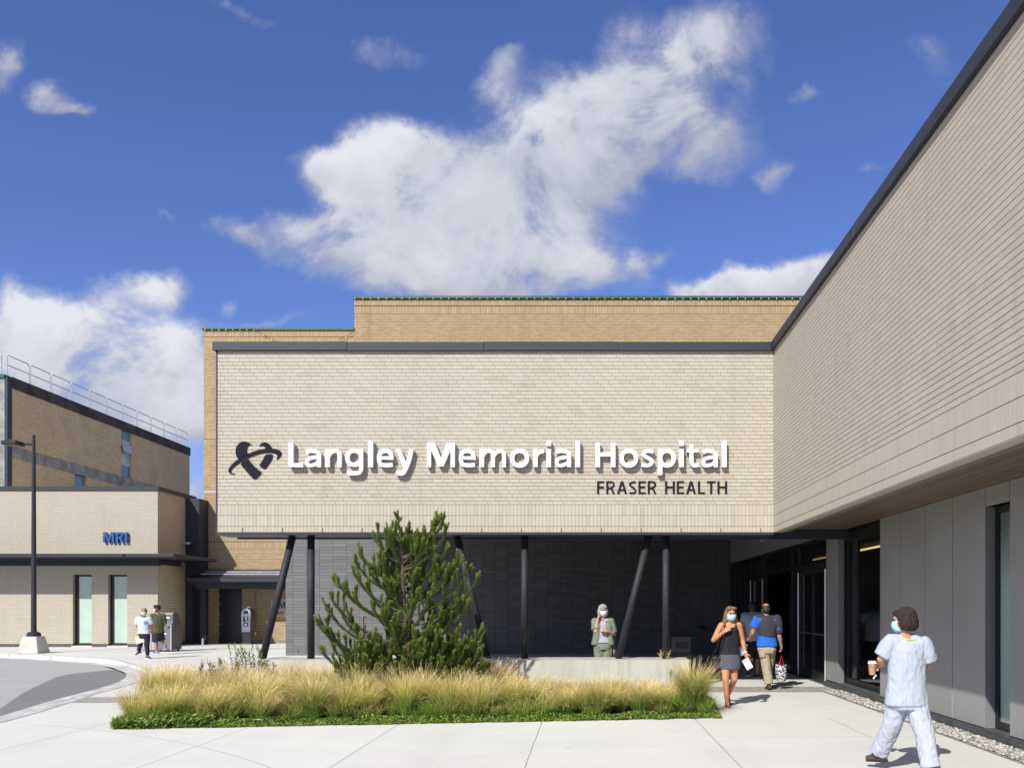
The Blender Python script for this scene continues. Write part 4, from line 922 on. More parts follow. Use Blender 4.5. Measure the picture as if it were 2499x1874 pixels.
# pay station
px0, pyd = PX(601, 37.3), 37.3
PS = thing('pay_station', 'silver and grey parking pay station standing by the black service door', 'parking meter', (px0, pyd+.2, 0))
wA, wB = PX(589, pyd), PX(612, pyd)
B('pedestal', M['meterdark'], PS, (wA+.03, wB-.03, pyd+.06, pyd+.40, 0, PZ(1543, pyd)), bevel=.01)
hp = [(wA, PZ(1545, pyd)), (wB, PZ(1545, pyd)), (wB+.03, PZ(1500, pyd)), (wB+.01, PZ(1490, pyd)), ((wA+wB)/2+.08, PZ(1483.5, pyd)), ((wA+wB)/2-.08, PZ(1483.5, pyd)), (wA-.01, PZ(1490, pyd)), (wA-.03, PZ(1500, pyd))]
MB().prism(hp, lambda p, h: (p[0], h, p[1]), pyd, pyd+.42).build('housing', M['meterdark'], PS, fixn=True, bevel=.02)
fp = [(a*.86+(wA+wB)/2*.14, z*.93+.095) for a, z in hp]
MB().prism(fp, lambda p, h: (p[0], h, p[1]), pyd-.03, pyd-.001).build('face_plate', M['metergrey'], PS, fixn=True, bevel=.01)
cxm = (wA+wB)/2
nb = plain('navy meter panel', (0.02, .025, .06), .35)
B('display_panel', nb, PS, (cxm-.10, cxm+.10, pyd-.034, pyd-.031, PZ(1497, pyd), PZ(1490, pyd)), (cxm-.11, cxm+.11, pyd-.034, pyd-.031, PZ(1518, pyd), PZ(1503.5, pyd)), (cxm-.10, cxm+.10, pyd-.034, pyd-.031, PZ(1528, pyd), PZ(1519.5, pyd)))
B('instruction_card', M['label'], PS, (cxm-.03, cxm+.05, pyd-.037, pyd-.0345, PZ(1511, pyd), PZ(1505, pyd)), (cxm+.0, cxm+.08, pyd-.037, pyd-.0345, PZ(1517, pyd), PZ(1513.5, pyd)), (cxm-.05, cxm+.05, pyd-.037, pyd-.0345, PZ(1526, pyd), PZ(1522, pyd)))
mb = MB(); mb.tube([(cxm-.06, pyd+.2, PZ(1483.5, pyd)-.01), (cxm-.03, pyd+.2, PZ(1481, pyd)), (cxm+.09, pyd+.2, PZ(1481.5, pyd)), (cxm+.12, pyd+.2, PZ(1485, pyd))], .03, 8); mb.build('antenna_cap', M['meterdark'], PS)
# dark litter bin in the shade of the recess
ty = 20.0; tx = PX(1662, ty)
TR = thing('litter_bin', 'dark litter bin with aggregate base in the shade behind the seat wall', 'bin', (tx, ty, 0))
MB().prism(rr(tx-.25, tx+.25, ty-.25, ty+.25, .05), lambda p, h: (p[0], p[1], h), 0, .58).build('base', M['aggr'], TR, fixn=True)
MB().prism(rr(tx-.22, tx+.22, ty-.22, ty+.22, .05), lambda p, h: (p[0], p[1], h), .58, .93).build('hood', M['bindark'], TR, fixn=True)
B('opening', M['frame'], TR, (tx-.15, tx+.15, ty-.226, ty-.219, .68, .85)); B('lid', M['bindark'], TR, (tx-.235, tx+.235, ty-.235, ty+.235, .931, .96), bevel=.01)
wb = MB(); wb.box(PX(1706, 29.87), PX(1723, 29.87), 29.82, 29.898, PZ(1534, 29.87), PZ(1526, 29.87))
tag(wb.build('wall_intercom', M['frame'], base=(PX(1714, 29.87), 29.87, .9)), 'small black wall box on the charcoal stone behind the litter bin', 'wall box')

# ================================================================== PLANTING
GRASS = attrmat('feather grass', [(0, (0.10, 0.20, 0.024)), (.44, (0.20, 0.32, 0.052)), (.66, (0.46, 0.46, 0.13)), (.84, (0.74, 0.58, 0.25)), (1, (0.86, 0.70, 0.40))], 0.7, 0.30, jitter=.38)
def in_poly(x, y, poly):
    c = False
    for i in range(len(poly)):
        (x1, y1), (x2, y2) = poly[i-1], poly[i]
        if (y1 > y) != (y2 > y) and x < (x2-x1)*(y-y1)/(y2-y1)+x1: c = not c
    return c
def tuft(bx, by, n, hgt, spread, lean, green=0.0, wid=.0029, seg=6):
    """arching blades of one clump: returns vertices, quads, colour position, per-blade random"""
    az = rng.random(n)*2*np.pi; r0 = np.sqrt(rng.random(n))*0.07
    L = hgt*(0.55+0.6*rng.random(n)); th0 = spread*(0.08+0.55*rng.random(n)); bend = (0.35+1.25*rng.random(n)**1.4)*(0.55+spread)
    p = np.stack([bx+r0*np.cos(az), by+r0*np.sin(az), np.full(n, .01)], 1); V = []; T = []; K = []
    k = .55*rng.random(n)+.45*rng.random(); d0 = np.stack([np.cos(az), np.sin(az)], 1)
    side = np.stack([-np.sin(az+rng.normal(0, .6, n)), np.cos(az+rng.normal(0, .6, n)), np.zeros(n)], 1)
    wob = rng.normal(0, .17, (n, 2)); wob2 = rng.normal(0, .34, (n, 2))
    for j in range(seg+1):
        t = j/seg; wd = wid*(1-.78*t)+.0006
        V.append(p-side*wd); V.append(p+side*wd)
        tt = np.full(n, t)*(1-green)*(.85+.3*rng.random(n)); T += [tt, tt]; K += [k, k]
        th = th0+bend*t**1.5
        dirv = np.stack([np.sin(th)*d0[:, 0]+lean[0]*t**1.3+wob[:, 0]*t+wob2[:, 0]*max(0, t-.55)*2, np.sin(th)*d0[:, 1]+lean[1]*t**1.3+wob[:, 1]*t+wob2[:, 1]*max(0, t-.55)*2, np.cos(th)-.25*rng.random(n)*max(0, t-.6)], 1)
        dirv /= np.linalg.norm(dirv, axis=1)[:, None]; p = p+dirv*(L/seg)[:, None]
    m = 2*(seg+1); V = np.stack(V, 1).reshape(-1, 3); T = np.stack(T, 1).ravel(); K = np.stack(K, 1).ravel()
    base = np.arange(n)[:, None]*m; F = np.concatenate([np.stack([base[:, 0]+2*j, base[:, 0]+2*j+1, base[:, 0]+2*j+3, base[:, 0]+2*j+2], 1) for j in range(seg)])
    return V, F, T, K
def join(parts):
    V = []; F = []; T = []; K = []; o = 0
    for v, f, t, k in parts: V.append(v); F.append(f+o); T.append(t); K.append(k); o += len(v)
    return np.concatenate(V), np.concatenate(F), {'t': np.concatenate(T), 'k': np.concatenate(K)}
random.seed(11)
# the front row reads as single clumps
def front_y(x): return 11.65+(x+6.38)*(1.2/8.38)
fr_x = [-5.9, -5.35, -4.85, -4.45, -4.0, -3.5, -3.15, -2.72, -2.25, -1.95, -1.5, -1.2, -.84, -.38, -.05, .40, .72, 1.12]
for i, x in enumerate(fr_x):
    x += random.uniform(-.14, .14)
    y = front_y(x)+.44+random.uniform(-.16, .26); v, f_, t, k = tuft(x, y, random.randint(480, 700), random.uniform(.42, .72), random.uniform(.45, .85), (random.uniform(-.35, .55), random.uniform(-.25, .12)), .02)
    V, F, A = join([(v, f_, t, k)])
    o = arrmesh('grass_tuft', V, F, A, GRASS, off=(x, y, .01)); o.location = (x, y, .01)
    tag(o, 'straw topped feather grass clump in the front row of the planting bed', 'grass clump', 'front row feather grass clumps')
x, y = 1.66, 13.45
V, F, A = join([tuft(x, y, 1100, .80, .66, (-.04, -.05), .05), tuft(x+.05, y+.2, 500, .80, .60, (.10, 0), .0)])
o = arrmesh('grass_tuft', V, F, A, GRASS, off=(x, y, .01)); o.location = (x, y, .01)
tag(o, 'tallest pale feather grass clump at the right end of the planting bed', 'grass clump')
parts = []
def hmap(x, y):               # taller towards the back left and behind the pine
    h = .44+.10*mnoise.noise(Vector((x*.8, y*.8, 2.0)))
    if x < -4.2: h = .60 if y > 13.6 else .52
    if -4.4 < x < -1.2 and y > 12.7: h = .66
    if x > -1.2 and y > 14.6: h = .37
    return h
yy = 12.2
while yy < 15.75:
    xx = -7.6
    while xx < 2.2:
        x = xx+random.uniform(-.15, .15); y = yy+random.uniform(-.15, .15)
        ok = in_poly(x, y, BED) and y > front_y(x)+.62 and not (x > 1.1 and y < 14.1) and y < 15.72
        if ok and random.random() < .93:
            h = hmap(x, y)*random.uniform(.74, 1.2)
            parts.append(tuft(x, y, random.randint(420, 600), h, random.uniform(.5, 1.0), (random.uniform(-.35, .75), random.uniform(-.3, .12)), random.uniform(-.15, .05)))
        xx += .43
    yy += .42
for i in range(170):          # short fresh growth fills the gaps between the clumps
    x = random.uniform(-6.6, 1.9); y = front_y(x)+random.uniform(.26, 1.25)
    if in_poly(x, y, BED): parts.append(tuft(x, y, 120, random.uniform(.20, .40), random.uniform(.5, 1.0), (random.uniform(-.4, .5), random.uniform(-.3, .2)), random.uniform(.0, .45)))
V, F, A = join(parts)
o = arrmesh('feather_grass', V, F, A, GRASS); tag(o, 'mass of straw coloured feather grass filling the planting bed below the pine', 'grass', kind='stuff')
# ground cover along the front and side edges
def groundcover():
    n = 30000; V = np.zeros((n*4, 3), np.float32); T = []; K = []; c = 0
    while c < n:
        x = random.uniform(-7.5, 2.3); y = random.uniform(11.5, 15.3); sp_ = .07*mnoise.noise(Vector((x*3.1, y*3.1, 5)))+.035*mnoise.noise(Vector((x*11, y*11, 1)))
        if not in_poly(x, y-sp_, BED) and not in_poly(x, y+.05+sp_, BED): continue
        df = y-front_y(x); dr = (2.0+(y-12.85)*.1)-x; dl = x-(-6.38-(y-11.65)*.335)
        wdt = .34 if x > -4.6 else .44
        dd = max(0, min(df, dr*1.3, dl*.9)); wdt *= 1+.6*mnoise.noise(Vector((x*1.3, y*1.3, 9)))
        if dd > wdt or random.random() < (dd/wdt)**2*.7: continue
        hh = .010+(.035+.075*max(0, .5+mnoise.noise(Vector((x*2.2, y*2.2, 3)))))*random.random()*min(1, .22+dd*4.5)+(.10*random.random()**2 if x < -5.2 else 0)
        a = random.uniform(0, 6.28); tl = random.uniform(-.5, .9); L = random.uniform(.018, .040)*(1.35 if x < -5.0 else 1); W_ = L*random.uniform(.33, .5)
        d = Vector((math.cos(a)*math.cos(tl), math.sin(a)*math.cos(tl), math.sin(tl))); s = Vector((-math.sin(a), math.cos(a), random.uniform(-.4, .4))).normalized()
        p = Vector((x, y, hh))
        V[c*4:c*4+4] = [p-d*L, p+s*W_, p+d*L, p-s*W_]; T += [random.random()]*4; K += [random.random()]*4; c += 1
    F = np.arange(n*4).reshape(-1, 4)
    m = attrmat('ground cover leaf', [(0, (0.11, 0.19, 0.028)), (.6, (0.19, 0.285, 0.050)), (.9, (0.29, 0.37, 0.085)), (1, (0.46, 0.40, 0.19))], .55, .3, jitter=.3)
    o = arrmesh('ground_cover', V, F, {'t': T, 'k': K}, m); tag(o, 'low bright green leafy ground cover edging the planting bed', 'ground cover', kind='stuff')
groundcover()
# dry leaves and litter lying on the slab by the bed
def litter(px_, py_, col, name, label):
    x, y = GP(px_, py_); mb = MB()
    for i in range(5):
        a = random.uniform(0, 6.3); r = random.uniform(.05, .10); c = Vector((x+random.uniform(-.08, .08), y+random.uniform(-.03, .03), .02+.012*i)); d = Vector((math.cos(a), math.sin(a)*.5, .15))*r; s = Vector((-math.sin(a), math.cos(a), .3))*r*.35
        mb.add([c-d, c+s, c+d, c-s+Vector((0, 0, .02))], [(0, 1, 2, 3)])
    tag(mb.build(name, plain(name+' tissue', col, .8, .3, 30), base=(x, y, 0)), label, 'leaf')
litter(640, 1768, (.55, .56, .42), 'fallen_leaf', 'pale withered leaf clump lying at the front edge of the planting bed')
litter(968, 1766, (.32, .17, .08), 'fallen_leaf', 'brown dry leaf in the slab joint at the front edge of the bed')
# upright green perennials at the back left corner
def perennial(x, y, n, h, name, label, grp):
    parts = MB(); Vv = []; T = []; K = []
    for i in range(n):
        bx, by = x+random.uniform(-.30, .30), y+random.uniform(-.10, .10); hh = h*random.uniform(.6, 1.1); lx, ly = random.uniform(-.2, .2), random.uniform(-.1, .1)
        pts = [Vector((bx+lx*q*q*hh, by+ly*q*q*hh, hh*q)) for q in (0, .25, .5, .75, 1)]
        parts.tube(pts, [.005, .005, .004, .003, .002], 5)
        for j in range(60):
            q = random.uniform(.25, 1); p = Vector((bx+lx*q*q*hh, by+ly*q*q*hh, hh*q)); a = random.uniform(0, 6.28); el = random.uniform(.3, 1.2); L = random.uniform(.045, .09)
            d = Vector((math.cos(a)*math.cos(el), math.sin(a)*math.cos(el), math.sin(el))); s = Vector((-math.sin(a), math.cos(a), 0))*.009
            kk = random.random()
            Vv += [p, p+d*L*.5+s, p+d*L, p+d*L*.5-s]; T += [random.random()]*4; K += [kk]*4
    r = thing(name, label, 'plant', (x, y, 0), grp)
    parts.build('stem', plain('plant stem', (.10, .15, .05), .7), r)
    arrmesh('foliage', [tuple(v) for v in Vv], np.arange(len(Vv)).reshape(-1, 4), {'t': T, 'k': K}, attrmat('perennial leaf', [(0, (.11, .19, .04)), (1, (.26, .36, .10))], .6, .3), r, off=(x, y, 0))
perennial(-6.12, 15.78, 20, .92, 'leafy_perennial', 'upright green perennial in front of the slanted column at the bed corner', None)
perennial(-6.78, 15.62, 14, .74, 'leafy_perennial', 'shorter green perennial left of the taller one at the bed corner', None)
def weed(x, y, h, label):
    mb = MB(); mb.tube([(x, y, 0), (x+.02, y, h*.6), (x+.06, y, h)], [.004, .003, .002], 5)
    for i in range(14):
        a = random.uniform(-.9, .9); L = random.uniform(.07, .15); z = h*random.uniform(.82, 1.0); d = Vector((math.sin(a), random.uniform(-.3, .3), math.cos(a)))*L
        p = Vector((x+.05, y, z)); mb.add([p-Vector((.006, 0, 0)), p+Vector((.006, 0, 0)), p+d], [(0, 1, 2)])
    tag(mb.build('seed_stalk', plain('dry seed stalk', (.42, .34, .12), .8, .2, 20), base=(x, y, 0)), label, 'plant')
weed(PX(1606, 15.6), 15.6, .78, 'left of two dry yellow seed stalks rising before the seat wall')
weed(PX(1624, 15.6), 15.6, .80, 'right of two dry yellow seed stalks, in front of the rightmost upright column')

# ---- the pine
TX, TYp = PX(1006, 14.4), 14.4
PT = thing('pine_tree', 'young dark green pine with upswept bristly shoots growing in the planting bed', 'tree', (TX, TYp, 0))
random.seed(5)
Z4 = lambda zx, zy: (PX(750+zx/3.53, 14.4)-TX, PZ(1230+zy/3.53, 14.4))
tips = [(1165,112),(1122,132),(1085,165),(1195,215),(690,222),(636,300),(742,262),(800,245),(872,232),(942,262),(1020,305),(985,345),(845,345),(1190,378),(462,400),(430,490),(398,560),(625,470),(585,572),
 (268,655),(330,705),(210,790),(160,865),(92,1008),(130,1010),(232,1135),(138,1252),(228,1222),(285,1385),(310,950),(330,1440),(400,1450),(1310,500),(1252,535),(1395,548),(1462,625),(1160,555),(1085,605),(1380,850),(1340,825),
 (1205,975),(1172,968),(1478,1095),(1500,1140),(1475,1285),(1400,1262),(1440,1345),(905,440),(1000,480),(930,520),(800,610),(700,560),(650,640),(720,690),(880,790),(1010,700),(1080,790),(960,620),(500,830),(560,700),(600,880),
 (480,1120),(560,1170),(640,1100),(700,1230),(560,1320),(460,1290),(760,1320),(860,1240),(980,1280),(1080,1220),(1180,1180),(1260,1300),(1120,1340),(1000,1100),(740,1120),(860,1010),(1300,1090),(1330,1180),(690,900),(820,880),(1150,860),(1240,780),(1100,980),(780,1000)]
trunk = MB(); wood = MB(); ND = []
tz = lambda z: Vector((.03*math.sin(z*2.1)-.10*max(0, z-1.0)*.5, .02*math.cos(z*1.7), z))
APEX = Z4(770, 60)
def axis(z):                  # the leader wanders left towards the apex
    q = min(max(z/APEX[1], 0), 1); return Vector((APEX[0]*q**1.3+.02*math.sin(z*3), .03*math.sin(z*2.3), z))
trunk.tube([axis(z)+Vector((TX, TYp, 0)) for z in np.linspace(0, 2.95, 12)], [.062, .058, .052, .047, .042, .037, .032, .027, .023, .018, .014, .010], 10)
trunk.build('trunk', plain('pine bark', (.105, .07, .048), .9, .35, 22, bump=.6), PT)
def needles(pts, per_m, L, ang, side0=0.0, tipf=.5):
    tot = sum((b-a).length for a, b in zip(pts, pts[1:]))
    n = int(tot*per_m)
    for i in range(n):
        q = side0+(1-side0)*random.random(); u = q*(len(pts)-1); k = min(int(u), len(pts)-2); f = u-k
        p = pts[k].lerp(pts[k+1], f); t = (pts[k+1]-pts[k]).normalized()
        r = Vector((random.gauss(0, 1), random.gauss(0, 1), random.gauss(0, 1))); r = (r-t*r.dot(t)).normalized()
        a = ang*random.uniform(.7, 1.25); d = t*math.cos(a)+r*math.sin(a); d.z += .06
        w_ = t.cross(r)*.0033
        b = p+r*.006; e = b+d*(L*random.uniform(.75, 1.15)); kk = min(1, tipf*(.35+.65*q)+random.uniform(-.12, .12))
        ND.append((b-w_, b+w_, e, kk, random.random()))
def bez(a, b, c, n=9): return [a*(1-t)**2+b*(2*t*(1-t))+c*t*t for t in np.linspace(0, 1, n)]
def shoots(p, d, n, L, bright):
    for i in range(n):
        v = (d+Vector((random.uniform(-.55, .55), random.uniform(-.55, .55), random.uniform(.1, .75)))).normalized() if i else (d+Vector((0, 0, .5))).normalized()
        l = L*random.uniform(.6, 1.1)*(1.25 if i == 0 else 1); q = p-d*.03; e = q+v*l
        wood.tube([q, e], [.006, .004], 5, mi=0); needles([q, q.lerp(e, .5), e], 1900, .040, .50, .10, bright)
def limb(tx, tyd, tz_, r0=.016, sh=4):
    h = abs(tx-axis(tz_).x); hd = math.hypot(h, tyd)
    zb = max(.16, tz_-.24-.36*hd-random.uniform(0, .14)); a = axis(zb); c = Vector((tx, tyd, tz_))
    m = Vector((a.x+(c.x-a.x)*.72, c.y*.75, zb+(tz_-zb)*.22)); pts = bez(a, m, c); O = Vector((TX, TYp, 0)); pts = [p+O for p in pts]
    wood.tube(pts, [r0*(1-.72*i/8) for i in range(9)], 6)
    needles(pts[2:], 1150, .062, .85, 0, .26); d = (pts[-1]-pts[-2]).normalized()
    shoots(pts[-1], d, sh, .15, .75)
    for q in (4, 5, 6, 7):
        if random.random() < .92:
            b = pts[q]; v = ((pts[q+1]-pts[q]).normalized()*.6+Vector((random.uniform(-.8, .8), random.uniform(-.8, .8), random.uniform(.25, .9)))).normalized(); l = random.uniform(.12, .26); e = b+v*l
            e2 = e+Vector((v.x*.3, v.y*.3, .8)).normalized()*.07; wood.tube([b, e, e2], [.007, .005, .004], 5); needles([b, e, e2], 1400, .050, .65, .1, .50); shoots(e2, Vector((v.x*.4, v.y*.4, 1)).normalized(), random.choice((2, 3)), .085, .8)
for ti, (zx, zy) in enumerate(tips):
    if ti >= 53 and ti % 3 == 1: continue
    x, z = Z4(zx, zy)
    rad = max(.12, 1.30*(1-(z/3.5))**.8*1.05); hx = x-axis(z).x; dm = math.sqrt(max(0, rad*rad-hx*hx)); yd = random.uniform(-1, 1)*dm*.85
    limb(x, yd, z-.05, .010+.006*random.random(), random.choice((3, 4, 5)))
for i in range(46):           # low sweeping limbs make the skirt of the crown wide
    z = random.uniform(.30, .85); a = random.uniform(0, 6.283); rr_ = random.uniform(.75, 1.32); limb(axis(z).x+math.sin(a)*rr_, -math.cos(a)*min(rr_, 1.1)*.9, z+random.uniform(.05, .3), .011, random.choice((3, 4)))
for i in range(24):           # branches towards and away from the camera fill the crown's depth
    z = random.uniform(.35, 2.2); rad = 1.15*(1-z/3.4)**.8; a = random.choice((-1, 1))*random.uniform(.5, 2.6); limb(axis(z).x+math.sin(a)*rad*random.uniform(.25, .7), -math.cos(a)*rad*random.uniform(.5, .95), z, .011, random.choice((3, 4)))
top = [axis(z)+Vector((TX, TYp, 0)) for z in (2.5, 2.75, 2.95, APEX[1]-.12)]
wood.tube(top, [.012, .010, .008, .006], 6); needles(top[1:], 1100, .05, .6, 0, .45); shoots(top[-1], Vector((0, 0, 1)), 5, .17, .7)
for z in (2.72, 2.9, 3.05): shoots(axis(z)+Vector((TX, TYp, 0)), Vector((random.choice((-.8, .8)), 0, .6)).normalized(), 3, .14, .7)
wood.build('branches', plain('pine twig', (.13, .10, .055), .9, .3, 30), PT)
NV = np.array([[tuple(a), tuple(b), tuple(e)] for a, b, e, _, _ in ND]).reshape(-1, 3); NT_ = np.repeat([n[3] for n in ND], 3); NK = np.repeat([n[4] for n in ND], 3)
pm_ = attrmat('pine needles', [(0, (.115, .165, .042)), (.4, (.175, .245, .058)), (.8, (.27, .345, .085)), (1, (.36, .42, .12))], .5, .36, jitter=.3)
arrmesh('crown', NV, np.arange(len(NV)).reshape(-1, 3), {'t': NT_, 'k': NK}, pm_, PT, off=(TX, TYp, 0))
for xs_, lab in ((887.5, 'raw timber tree stake standing at the left side of the pine'), (1120, 'raw timber tree stake standing at the right side of the pine')):
    x = PX(xs_, 14.85); s = thing('tree_stake', lab, 'stake', (x, 14.85, 0))
    mb = MB(); mb.obox((x, 14.85, .73), (.024, .004, 0), (-.004, .024, 0), (.018 if xs_ < 1000 else 0, 0, .75)); mb.build('post', M['timber'], s, bevel=.004)
    mb = MB(); mb.tube([(x-.03, 14.82, 1.06), (x+.03, 14.82, 1.06), (x+.03, 14.88, 1.06), (x-.03, 14.88, 1.06), (x-.03, 14.82, 1.06)], .007, 6); mb.build('tie_strap', M['frame'], s)

# ================================================================== PEOPLE
def remeshed(mb, name, mat, parent, voxel=.008, smooth=5, fold=0.0, fscale=13.0, fstretch=(1, 1, .42), loc=None):
    """fuse overlapping closed pieces into one continuous skin, then add cloth folds along the normals"""
    me = mb.mesh('tmp', [], Vector((0, 0, 0))); ob = bpy.data.objects.new('tmp', me); COL.objects.link(ob)
    bm = bmesh.new(); bm.from_mesh(me); bmesh.ops.recalc_face_normals(bm, faces=bm.faces[:]); bm.to_mesh(me); bm.free()
    r = ob.modifiers.new('r', 'REMESH'); r.mode = 'VOXEL'; r.voxel_size = voxel; r.adaptivity = 0
    sm = ob.modifiers.new('s', 'SMOOTH'); sm.factor = .5; sm.iterations = smooth
    bpy.context.view_layer.update(); dg = bpy.context.evaluated_depsgraph_get()
    out = bpy.data.meshes.new_from_object(ob.evaluated_get(dg)); bpy.data.objects.remove(ob); bpy.data.meshes.remove(me)
    if fold:
        nrm = [v.normal.copy() for v in out.vertices]
        for v, nn in zip(out.vertices, nrm):
            p = Vector((v.co.x*fstretch[0], v.co.y*fstretch[1], v.co.z*fstretch[2]))
            a = mnoise.noise(p*fscale); b = 1-abs(mnoise.noise(p*fscale*1.9+Vector((3, 1, 7))))*2
            v.co += nn*(fold*(.7*a+.45*b))
    out.polygons.foreach_set('use_smooth', [True]*len(out.polygons)); out.materials.clear(); out.materials.append(mat); out.name = name
    o = bpy.data.objects.new(name, out); COL.objects.link(o)
    if parent is not None: o.parent = parent
    if loc is not None: o.location = loc
    return o
def cloth(name, col, rough=.85, var=.12, scale=30, col2=None): return plain(name, col, rough, var, scale, bump=.15, bscale=240, obj=True, spec=.25, col2=col2)
def skin(name, col):
    m = plain(name, col, .5, .08, 25, obj=True, spec=.35); b = m.node_tree.nodes['Principled BSDF']
    b.inputs['Subsurface Weight'].default_value = .12; b.inputs['Subsurface Radius'].default_value = (.012, .005, .003); return m
UPZ = Vector((0, 0, 1))
class Figure:
    """joints in metres, x to the viewer's right, y away from the camera, z up"""
    def __init__(s, name_label, zx0, zy0, scale, ox, oy, foot_y, root_x, depth):
        s.k = depth/2110; s.f = lambda zx, zy, dy=0.0: Vector(((ox+zx/scale-root_x)*s.k, dy, (foot_y-(oy+zy/scale))*s.k))
        s.root = thing('person', name_label, 'person', (PX(root_x, depth), depth, 0)); s.J = {}
    def set(s, **kw):
        for k, v in kw.items(): s.J[k] = s.f(*v)
    def limb(s, mb, pts, rad, n=14):
        for (a, b), (ra, rb) in zip(zip(pts, pts[1:]), zip(rad, rad[1:])): mb.cap(a, b, ra, rb, n)
    def hand(s, mb, wr, tip, palm, thumb, curl=.5, S=1.0):
        """palm, four jointed fingers of unequal length and a thumb from the side of the palm"""
        d = (tip-wr).normalized(); pn = (palm-d*palm.dot(d)).normalized(); sd = d.cross(pn).normalized()
        if sd.dot(thumb) < 0: sd = -sd
        c = wr+d*.045*S; rot = Matrix((sd, pn, d)).transposed(); mb.ell(c, (.041*S, .017*S, .050*S), rot, 12, 8)
        for i, (o, L) in enumerate(((.030, .070), (.010, .080), (-.011, .074), (-.030, .058))):
            b = wr+d*.085*S+sd*o*S; q = curl*(1+.12*i); d1 = (d*math.cos(q*.7)+pn*math.sin(q*.7)); d2 = (d*math.cos(q*1.7)+pn*math.sin(q*1.7)); d3 = (d*math.cos(q*2.4)+pn*math.sin(q*2.4))
            p1 = b+d1*L*.45*S; p2 = p1+d2*L*.32*S; p3 = p2+d3*L*.26*S
            mb.cap(b-d*.02*S, p1, .0098*S, .0088*S, 8); mb.cap(p1, p2, .0088*S, .008*S, 8); mb.cap(p2, p3, .008*S, .0068*S, 8)
        t0 = wr+d*.025*S+sd*.034*S; t1 = t0+(d*.6+sd*.7+pn*.25).normalized()*.040*S; t2 = t1+(d*.9+sd*.15+pn*.5*curl).normalized()*.030*S
        mb.cap(t0-sd*.012*S, t1, .0135*S, .011*S, 8); mb.cap(t1, t2, .0105*S, .0085*S, 8)
    def head(s, mb, c, face, tilt=0.0, S=1.0):
        f = Vector(face).normalized(); r = f.cross(UPZ).normalized(); u = r.cross(f); s.hr = Matrix((r, f, u)).transposed(); h = s.hr; s.hc = c; s.hs = S
        at = lambda x, y, z: c+h@Vector((x, y, z))*S
        mb.ell(at(0, -.008, .025), tuple(k*S for k in (.076, .094, .098)), h, 18, 12); mb.ell(at(0, .022, -.045), tuple(k*S for k in (.058, .068, .070)), h, 16, 10)
        mb.ell(at(0, .050, -.088), tuple(k*S for k in (.030, .030, .024)), h, 10, 8); mb.cap(at(0, .088, .010), at(0, .108, -.026), .010*S, .014*S, 8)
        mb.ell(at(.016, .080, -.062), (.016*S, .014*S, .007*S), h, 8, 6); mb.ell(at(-.016, .080, -.062), (.016*S, .014*S, .007*S), h, 8, 6); mb.ell(at(0, .084, .040), (.05*S, .014*S, .012*S), h, 10, 6)
        for q in (-1, 1): mb.ell(at(.078*q, -.006, -.008), (.012*S, .022*S, .033*S), h, 8, 8)
        s.at = at
    def face_bits(s, mat):
        at = s.at; h = s.hr; S = s.hs; e = MB()
        for q in (-1, 1):
            e2 = MB(); e2.ell(at(.030*q, .084, .014), (.013*S, .008*S, .007*S), h, 10, 6); e2.build('eye', EYE_M, s.root, smooth=True, local=True)
            e2 = MB(); e2.tube([at(.014*q, .093, .034), at(.032*q, .092, .039), at(.050*q, .080, .034)], .0045*S, 6); e2.build('eyebrow', mat, s.root, smooth=True, local=True)
    def mask(s, mat, low=1.0):
        at = s.at; S = s.hs; n = 10; rows = []
        for zz, yo, wd in ((.004, .108, .052), (-.020, .118, .066), (-.050, .118, .070), (-.082, .100, .064), (-.102, .076, .050)):
            rows.append([at(math.sin(a)*wd*1.12, yo-.058*(1-math.cos(a))*1.5, zz-.010*math.cos(a)*0+.006*abs(math.sin(a))) for a in np.linspace(-1.35, 1.35, n)])
        V = [p for r_ in rows for p in r_]; F = [(i*n+j, i*n+j+1, (i+1)*n+j+1, (i+1)*n+j) for i in range(4) for j in range(n-1)]
        o = MB().add(V, F).build('face_mask', mat, s.root, smooth=True, local=True); so_ = o.modifiers.new('thick', 'SOLIDIFY'); so_.thickness = .005; so_.offset = 1
        lp = MB()
        for q in (-1, 1):
            for za, zb in ((.0, .012), (-.085, -.022)): lp.tube([at(.060*q, .058, za), at(.076*q, .02, (za+zb)/2), at(.084*q, -.008, zb)], .0022*S, 5)
        lp.build('ear_loop', mat, s.root, local=True)
    def body(s, mat, W=1.0, hand_l=None, hand_r=None, toes=True, hand_S=1.0, voxel=.0075):
        J = s.J; mb = MB(); ax = (J['shR']-J['shL']); sw = ax.length; ax = ax.normalized(); mid = (J['shL']+J['shR'])/2; hip = (J['hipL']+J['hipR'])/2; hx = (J['hipR']-J['hipL']).normalized()
        fy = ax.cross(UPZ).normalized(); s.ax, s.fy, s.mid, s.hip, s.hx = ax, fy, mid, hip, hx; s.hfy = hx.cross(UPZ).normalized()
        s.tr = lambda q: hip.lerp(mid, q)
        a2 = lambda q: hx.lerp(ax, q).normalized(); f2 = lambda q: a2(q).cross(UPZ).normalized(); s.a2, s.f2 = a2, f2
        mb.loft([(s.tr(-.16), .10*W, .085*W, a2(0), f2(0)), (s.tr(-.05), .155*W, .115*W, a2(0), f2(0)), (s.tr(.12), .158*W, .112*W, a2(.1), f2(.1)), (s.tr(.35), .130*W, .095*W, a2(.4), f2(.4)), (s.tr(.62), .150*W, .105*W, a2(.7), f2(.7)), (s.tr(.85), sw*.47, .105*W, ax, fy), (s.tr(1.0), sw*.42, .080, ax, fy), (s.tr(1.07)+UPZ*.005, sw*.24, .060, ax, fy)], 24)
        mb.cap(s.tr(.98), J['head']-UPZ*.075, .062, .050, 14)
